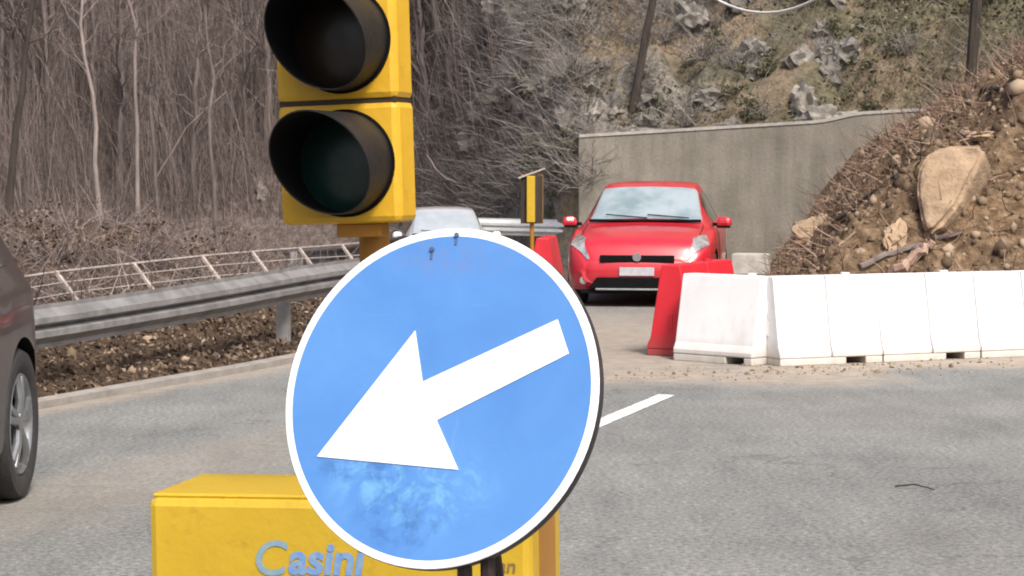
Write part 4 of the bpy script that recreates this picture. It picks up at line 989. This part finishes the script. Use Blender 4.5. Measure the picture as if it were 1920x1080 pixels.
# ------------------------------------------------------------------ far signal seen past the red car
def far_signal():
    Y = 34.0; c = atY(997, 372, Y); gz = float(roadz(c.x, Y)); root = empty('traffic_signal', (c.x, Y, gz), (0, 0, R(-8))); tag(root, 'small distant yellow signal with dark sides, left of the red car', 'traffic light')
    h0, h1 = .80 - gz, 1.58 - gz
    b = MB(); b.box((0, .03, (h0 + h1) / 2), (.36, .06, h1 - h0)); b.build('back_board', M['yellow_dark'], root, bevel=.01)
    e = MB(); e.box((0, -.004, (h0 + h1) / 2), (.35, .03, h1 - h0 - .03)); e.build('side_wings', M['bark_dark'], root, bevel=.005)  # dark backing board, its wings showing beside the yellow head
    f = MB(); f.box((-.005, -.04, (h0 + h1) / 2), (.13, .11, h1 - h0 - .04)); f.build('head', M['yellow_box'], root, bevel=.012)
    t = MB(); t.box((0, 0, h1 + .02), (.44, .12, .025), (0, R(-20), 0)); t.build('top_cap', M['pale_concrete'], root)
    p = MB(); p.tube([(0, .03, 0.05), (0, .03, h0 + .02)], .035, 12); p.build('pole', M['yellow_dark'], root, True)
    q = MB(); q.box((0, .03, .08), (.5, .4, .16)); q.build('base', M['yellow_box'], root, bevel=.02)
far_signal()

# ------------------------------------------------------------------ cars
def interp(l, tab):
    xs_, ys_ = zip(*tab); return float(np.interp(l, xs_, ys_))
def sm_tab(tab, n=240):
    xs_, ys_ = np.array(tab, float).T; q = np.linspace(xs_[0], xs_[-1], n); v = np.interp(q, xs_, ys_)
    k = 9; ker = np.hanning(k + 2)[1:-1]; ker /= ker.sum(); vv = np.convolve(np.pad(v, k // 2, mode='edge'), ker, 'valid')
    return list(zip(q, vv))
def make_car(name, label, paint, glass, L=4.03, W=1.69, H=1.49, wr=.31, front=True, wheels=(.78, 3.30), boxy=False):
    """local axes: front bumper at y = 0 looking to -y, tail at y = +L"""
    hw = W / 2; k = L / 4.03; hz = H / 1.49
    top = sm_tab([(0, .54), (.03, .65), (.08, .745), (.2, .815), (.45, .885), (.8, .945), (1.02, .97), (1.1, 1.01), (1.80, 1.425), (2.0, 1.465), (2.35, 1.49), (2.9, 1.465), (3.45, 1.40), (3.62, 1.36), (3.90, 1.03), (3.98, .90), (4.03, .78)])
    if boxy: top = [q for q in top if q[0] < 3.2] + sm_tab([(3.2, 1.455), (3.7, 1.43), (3.86, 1.30), (3.95, 1.05), (4.0, .95), (4.03, .80)], 60)
    belt = sm_tab([(0, .46), (.03, .55), (.08, .64), (.25, .72), (.6, .81), (1.0, .885), (2.0, .93), (3.3, .985), (3.8, .98), (4.0, .84), (4.03, .70)])
    wid = sm_tab([(0, .60), (.03, .67), (.08, .725), (.16, .77), (.3, .805), (.55, .83), (1.0, .84), (2.0, .845), (3.2, .835), (3.6, .80), (3.85, .745), (3.97, .68), (4.03, .60)])
    if boxy: wid = [q for q in wid if q[0] < 3.0] + [(3.0, .84), (3.55, .83), (3.72, .80), (3.86, .745), (3.96, .68), (4.03, .58)]
    bot = sm_tab([(0, .30), (.03, .25), (.08, .21), (.3, .18), (3.6, .20), (3.9, .27), (4.03, .38)])
    rw = sm_tab([(0, .80), (.2, .80), (.8, .80), (1.02, .80), (1.1, .78), (1.8, .66), (2.3, .66), (3.4, .63), (3.65, .64), (3.9, .78), (4.03, .80)])   # roof or bonnet edge as a share of the width
    st = sorted(set([0, .012, .03, .05, .08, .12, .16, .2, .25] + [round(q, 3) for q in np.arange(.3, 3.75, .055)] + [3.78, 3.82, 3.86, 3.9, 3.93, 3.96, 3.985, 4.01, 4.03]))
    gp = [interp(0, top)]
    def section(l):
        w = interp(l, wid) * hw / .845; zb = interp(l, bot); zt = interp(l, top) * hz; zbl = min(interp(l, belt) * hz, zt - .03); r = interp(l, rw) * w
        cab = max(0, min(1, (zt - zbl - .06) / .2))
        ctl = [(0, zb), (w * .80, zb), (w * .955, zb + .05), (w * .99, zb + .16), (w, zb + (zbl - zb) * .55), (w * .985, zbl - .07), (w * (.955 - .01 * cab), zbl)]
        e = zt - (.035 + .03 * cab)
        ctl += [(w * (.95 - .01 * cab) * .62 + r * .38, zbl + (e - zbl) * .36), (w * .95 * .25 + r * .75, zbl + (e - zbl) * .75), (r, e), (r * .93, zt - .022 - .006 * cab), (r * .6, zt - .008), (0, zt)]
        return ctl
    pts = []
    sub = 2
    for l in st:
        c = section(l); row = []
        for i in range(len(c) - 1):
            p0, p1, p2, p3 = c[max(i - 1, 0)], c[i], c[i + 1], c[min(i + 2, len(c) - 1)]
            if i == 0: p0 = (-c[1][0], c[1][1])
            if i == len(c) - 2: p3 = (-c[i][0], c[i][1])
            for s in range(sub):
                t = s / sub; q = []
                for a in range(2):
                    m1 = (p2[a] - p0[a]) * .32; m2 = (p3[a] - p1[a]) * .32
                    q.append((2 * t ** 3 - 3 * t ** 2 + 1) * p1[a] + (t ** 3 - 2 * t ** 2 + t) * m1 + (-2 * t ** 3 + 3 * t ** 2) * p2[a] + (t ** 3 - t ** 2) * m2)
                row.append(q)
        row.append(list(c[-1])); pts.append(row)
    nh = len(pts[0]); ring = 2 * (nh - 1)
    def P3(i, j):                      # j in 0..ring-1 round the section from the floor middle over the right side
        x, z = (pts[i][j] if j < nh else pts[i][ring - j]); s = 1 if j < nh else -1
        bow = .05 * max(0, 1 - st[i] / 1.2) * (1 - (x / max(hw, .01)) ** 2)       # bonnet and nose bowed forward
        return Vector((s * x, st[i] * k - bow, z))
    vs = [P3(i, j) for i in range(len(st)) for j in range(ring)]
    fs = [(i * ring + j, (i + 1) * ring + j, (i + 1) * ring + (j + 1) % ring, i * ring + (j + 1) % ring) for i in range(len(st) - 1) for j in range(ring)]
    fs += [tuple(j for j in range(ring)), tuple((len(st) - 1) * ring + j for j in reversed(range(ring)))]
    root = empty(name); tag(root, label, 'car')
    b = MB(); b.add(vs, fs); body = b.build('body', paint, root, True, sharp=50)
    J = lambda c: c * sub
    # wheel arches cut with a cylinder
    cut = MB()
    for wy in wheels:
        for s in (-1, 1): cut.tube([(s * (hw - .26), wy * k, wr), (s * (hw + .2), wy * k, wr)], wr + .055, 40)
    co = cut.build('cutter', M['black']); bm = bmesh.new(); bm.from_mesh(co.data); bmesh.ops.recalc_face_normals(bm, faces=bm.faces); bm.to_mesh(co.data); bm.free()
    bm = bmesh.new(); bm.from_mesh(body.data); bmesh.ops.recalc_face_normals(bm, faces=bm.faces); bm.to_mesh(body.data); bm.free()
    body.data.materials.append(M['black'])
    md = body.modifiers.new('arches', 'BOOLEAN'); md.operation = 'DIFFERENCE'; md.object = co; md.solver = 'EXACT'
    try: md.material_mode = 'TRANSFER'
    except Exception: pass
    bpy.context.view_layer.update()
    nm = bpy.data.meshes.new_from_object(body.evaluated_get(bpy.context.evaluated_depsgraph_get())); body.modifiers.clear()
    if len(nm.vertices) > 100: body.data = nm
    body.data.name = 'body'; bpy.data.objects.remove(co)
    try: body.data.set_sharp_from_angle(angle=R(40))
    except Exception: pass
    # panels lifted from the same skin
    def patch(pname, mat, cond, off=.004, parent=None):
        V_, F_, idx = [], [], {}
        for i in range(len(st) - 1):
            for j in range(ring):
                q = [(i, j), (i + 1, j), (i + 1, (j + 1) % ring), (i, (j + 1) % ring)]
                jj = [min(a[1], ring - a[1]) for a in q]
                if not cond(st[i], st[i + 1], min(jj), max(jj), 1 if j < nh - 1 else -1): continue
                c = [P3(*a) for a in q]; nrm = (c[2] - c[0]).cross(c[1] - c[3])
                nrm = nrm.normalized() if nrm.length > 1e-9 else Vector((0, 0, 1))
                cen = sum(c, Vector()) / 4
                if nrm.dot(cen - Vector((0, cen.y, .6))) < 0: nrm = -nrm
                ids = []
                for a, v in zip(q, c):
                    if a not in idx: idx[a] = [len(V_), Vector()]; V_.append(v.copy())
                    idx[a][1] += nrm; ids.append(idx[a][0])
                F_.append(tuple(ids))
        for a, (n_, nn) in idx.items(): V_[n_] += nn.normalized() * off
        if F_: m = MB(); m.add(V_, F_); return m.build(pname, mat, parent or root, True, sharp=60)
    ws = patch('windscreen', glass, lambda a, b_, j0, j1, s: a >= 1.12 and b_ <= 1.80 and j0 >= J(9) , .004)
    for s_ in (1, -1):
        patch('side_window', M['glass_dark'], lambda a, b_, j0, j1, s: s == s_ and 1.55 <= a and b_ <= 2.42 and J(6) < j0 and j1 <= J(9) - 1)
        patch('side_window', M['glass_dark'], lambda a, b_, j0, j1, s: s == s_ and 2.5 <= a and b_ <= 3.42 and J(6) < j0 and j1 <= J(9) - 1)
    patch('rear_window', M['glass_dark'], lambda a, b_, j0, j1, s: a >= 3.62 and b_ <= 3.87 and j0 >= J(9))
    tr = MB(); z0 = interp(1.06, top) * hz
    tr.box((0, 1.07 * k - .03, z0 + .012), (W * .76, .05, .02), (R(-20), 0, 0)); tr.build('wiper_cowl', M['black'], root)
    for sx in (-.28, .22):
        wp = MB(); wp.tube([(sx + .3, 1.10 * k, z0 + .045), (sx - .2, 1.16 * k, z0 + .085)], .008, 5); wp.build('wiper', M['black'], root)
    # bonnet shut lines
    for s_ in (-1, 1):
        sl = MB(); sl.tube([P3(i_, J(9) if s_ > 0 else ring - J(9)) + Vector((0, 0, .001)) for i_ in range(len(st)) if .12 <= st[i_] <= 1.08], .005, 5); sl.build('bonnet_gap', M['black'], root)
        i0 = min(range(len(st)), key=lambda q: abs(st[q] - 1.32)); jj = [(q if s_ > 0 else ring - q) for q in range(J(3), J(6) + 1)]
        dl = MB(); dl.tube([P3(i0, q) for q in jj], .005, 5); dl.build('door_gap', M['black'], root)
    # mirrors
    for s in (-1, 1):
        mm = MB(); mm.box((s * (hw + .055), 1.28 * k, .99 * hz), (.20, .12, .12), (0, 0, s * R(-14)), taper=.78); mm.build('wing_mirror', paint, root, bevel=.045)
        mu = MB(); mu.box((s * (hw + .045), 1.285 * k, .925 * hz), (.15, .09, .03), (0, 0, s * R(-14))); mu.build('mirror_base', M['black'], root, bevel=.01)
        ar = MB(); ar.box((s * (hw - .03), 1.30 * k, .955 * hz), (.12, .05, .04)); ar.build('mirror_arm', M['black'], root)
    # wheels
    for wy in wheels:
        for s in (-1, 1):
            we = empty('wheel'); we.parent = root; we.location = (s * (hw - .015), wy * k, wr); we.rotation_euler.z = 0 if s > 0 else math.pi
            pr = [(-.20, wr * .62), (-.20, wr * .93), (-.17, wr), (-.035, wr), (-.005, wr * .95), (0, wr * .84), (-.012, wr * .70), (-.03, wr * .66)]
            n = 44; vs_ = [(x, r_ * math.cos(2 * math.pi * i / n), r_ * math.sin(2 * math.pi * i / n)) for i in range(n) for x, r_ in pr]; q_ = len(pr)
            ty = MB(); ty.add(vs_, [(q_ * i + a, q_ * ((i + 1) % n) + a, q_ * ((i + 1) % n) + a + 1, q_ * i + a + 1) for i in range(n) for a in range(q_ - 1)]); ty.build('tyre', M['rubber'], we, True, sharp=50)
            rm = MB(); rr0 = wr * .675
            rp = [(-.02, rr0), (-.012, rr0 * .97), (-.03, rr0 * .9), (-.09, rr0 * .88)]
            vs_ = [(x, r_ * math.cos(2 * math.pi * i / n), r_ * math.sin(2 * math.pi * i / n)) for i in range(n) for x, r_ in rp]; q_ = len(rp)
            rm.add(vs_, [(q_ * i + a, q_ * ((i + 1) % n) + a, q_ * ((i + 1) % n) + a + 1, q_ * i + a + 1) for i in range(n) for a in range(q_ - 1)])
            for i in range(5):
                an = 2 * math.pi * i / 5 + .3
                for dn in (-.13, .13):
                    c_, s_ = math.cos(an + dn), math.sin(an + dn); c2, s2 = math.cos(an + dn * .35), math.sin(an + dn * .35)
                    rm.tube([(-.035, rr0 * .14 * c2, rr0 * .14 * s2), (-.02, rr0 * .5 * math.cos(an + dn * .8), rr0 * .5 * math.sin(an + dn * .8)), (-.03, rr0 * .93 * c_, rr0 * .93 * s_)], [.026, .02, .022], 8)
            rm.tube([(-.05, 0, 0), (-.012, 0, 0)], rr0 * .22, 20); rm.build('rim', M['rim'], we, True, sharp=40)
            hb = MB(); hb.tube([(-.13, 0, 0), (-.10, 0, 0)], rr0 * .86, 30); hb.build('brake_disc', M['sign_back'], we, True)
    if front:
        # the nose: lamps follow the skin, grille and intake sit on the bumper face
        def skin(l, jf, s):
            i = int(np.clip(np.searchsorted(st, l) - 1, 0, len(st) - 2)); fi = (l - st[i]) / (st[i + 1] - st[i]); j = int(jf); fj = jf - j
            a_ = P3(i, j).lerp(P3(i + 1, j), fi).lerp(P3(i, j + 1).lerp(P3(i + 1, j + 1), fi), fj); return Vector((a_.x * s, a_.y, a_.z))
        for s_ in (1, -1):
            nu, nv = 16, 7; vv = []
            for a in range(nu):
                u_ = a / (nu - 1); lc = .12 + .32 * u_; jc = J(9.3 - 2.7 * u_); ww = .27 * math.sin(math.pi * (.16 + .70 * u_)) ** .5
                for b_ in range(nv):
                    p_ = skin(max(.02, lc + ww * (b_ / (nv - 1) - .5) * 1.5), jc + (b_ / (nv - 1) - .5) * 2.9, s_); q_ = p_ - Vector((0, 1.2, .5)); vv.append(p_ + (p_ - Vector((0, 1.4, .5))).normalized() * .012)
            hl_ = MB(); hl_.add(vv, [(a * nv + b_, a * nv + b_ + 1, (a + 1) * nv + b_ + 1, (a + 1) * nv + b_) for a in range(nu - 1) for b_ in range(nv - 1)]); hl_.build('headlight', M['headlamp'], root, True)
        g_ = MB(); g_.box((0, -.054, .575), (.86, .03, .085)); g_.build('grille', M['black'], root, bevel=.01)
        bd = MB(); bd.tube([(0, -.085, .595), (0, -.066, .595)], .05, 20); bd.build('badge', M['chrome'], root, True)
        bp = MB()                                          # bumper shell standing 3 cm proud
        vs_ = []; fs_ = []; nx = 25
        def fx(x): return -.055 + .05 * (x / .6) ** 2 * .8 + .75 * max(0, abs(x) - .55) ** 1.6 * 2.2
        for i in range(nx):
            x = (-1 + 2 * i / (nx - 1)) * hw * .905
            for z, o_ in ((.20, .05), (.26, .005), (.36, -.02), (.50, -.02), (.555, .0), (.60, .06)): vs_.append((x, fx(x) + o_, z))
        fs_ = [(6 * i + a, 6 * i + a + 1, 6 * i + 7 + a, 6 * i + 6 + a) for i in range(nx - 1) for a in range(5)]
        bp.add(vs_, fs_); bp.build('bumper', paint, root, True, sharp=60)
        it = MB(); it.prism([(-.56, .225), (.56, .225), (.46, .355), (-.46, .355)], 0, .03, Matrix(((1, 0, 0, 0), (0, 0, 1, -.098), (0, 1, 0, 0), (0, 0, 0, 1)))); it.build('air_intake', M['black'], root, bevel=.008)
        vl = MB(); vl.box((0, -.02, .185), (1.3, .09, .05)); vl.build('valance', M['black'], root, bevel=.01)
        sp = MB(); sp.box((0, -.085, .215), (.95, .03, .022)); sp.build('lip_spoiler', M['chrome'], root, bevel=.004)
        pt = MB(); pt.box((0, -.088, .425), (.40, .012, .10)); pt.build('number_plate', M['plate'], root, bevel=.003)
        for s in (-1, 1):
            fg = MB(); fg.tube([(s * .62, fx(.62) - .028, .315), (s * .62, fx(.62) - .0, .315)], .045, 18); fg.build('fog_light', M['headlamp'], root, True)
    # tail lamps
    for s_ in (() if boxy else (1, -1)):
        patch('tail_light', M['lens_red'], lambda a, b_, j0, j1, s: s == s_ and a >= 3.72 and b_ <= 3.97 and J(5) <= j0 and j1 <= J(7))
    tp = MB(); tp.box((0, L + .003, .62 * hz), (.5, .012, .11)); tp.build('rear_plate', M['plate'], root)
    return root
red = make_car('parked_car', 'red hatchback facing the camera in front of the grey concrete wall', M['car_red'], M['glass'], W=1.76)
red.location = (1.5, 25.5, 0); red.rotation_euler.z = R(-8.5); red.scale = (1.04, 1, 1.01); red.name = 'hatchback_car'
silver = make_car('hatchback_car', 'silver car mostly hidden, its roof showing above the blue sign', M['car_silver'], M['glass_pale'])
p = atY(822, 420, 39); silver.location = (p.x + .30, 37.4, float(roadz(0, 39))); silver.rotation_euler.z = R(6)
plum = make_car('hatchback_car', 'dark plum car cut off by the left edge, one wheel showing', M['car_dark'], M['glass_dark'], L=4.25, W=1.8, H=1.62, wr=.372, boxy=True)
plum.location = (-2.365 - .885, 10.42 - 3.30 * 4.25 / 4.03, 0); plum.rotation_euler.z = R(0.5)
for o in list(scene.objects):
    if o.type == 'MESH': o.data.name = o.name
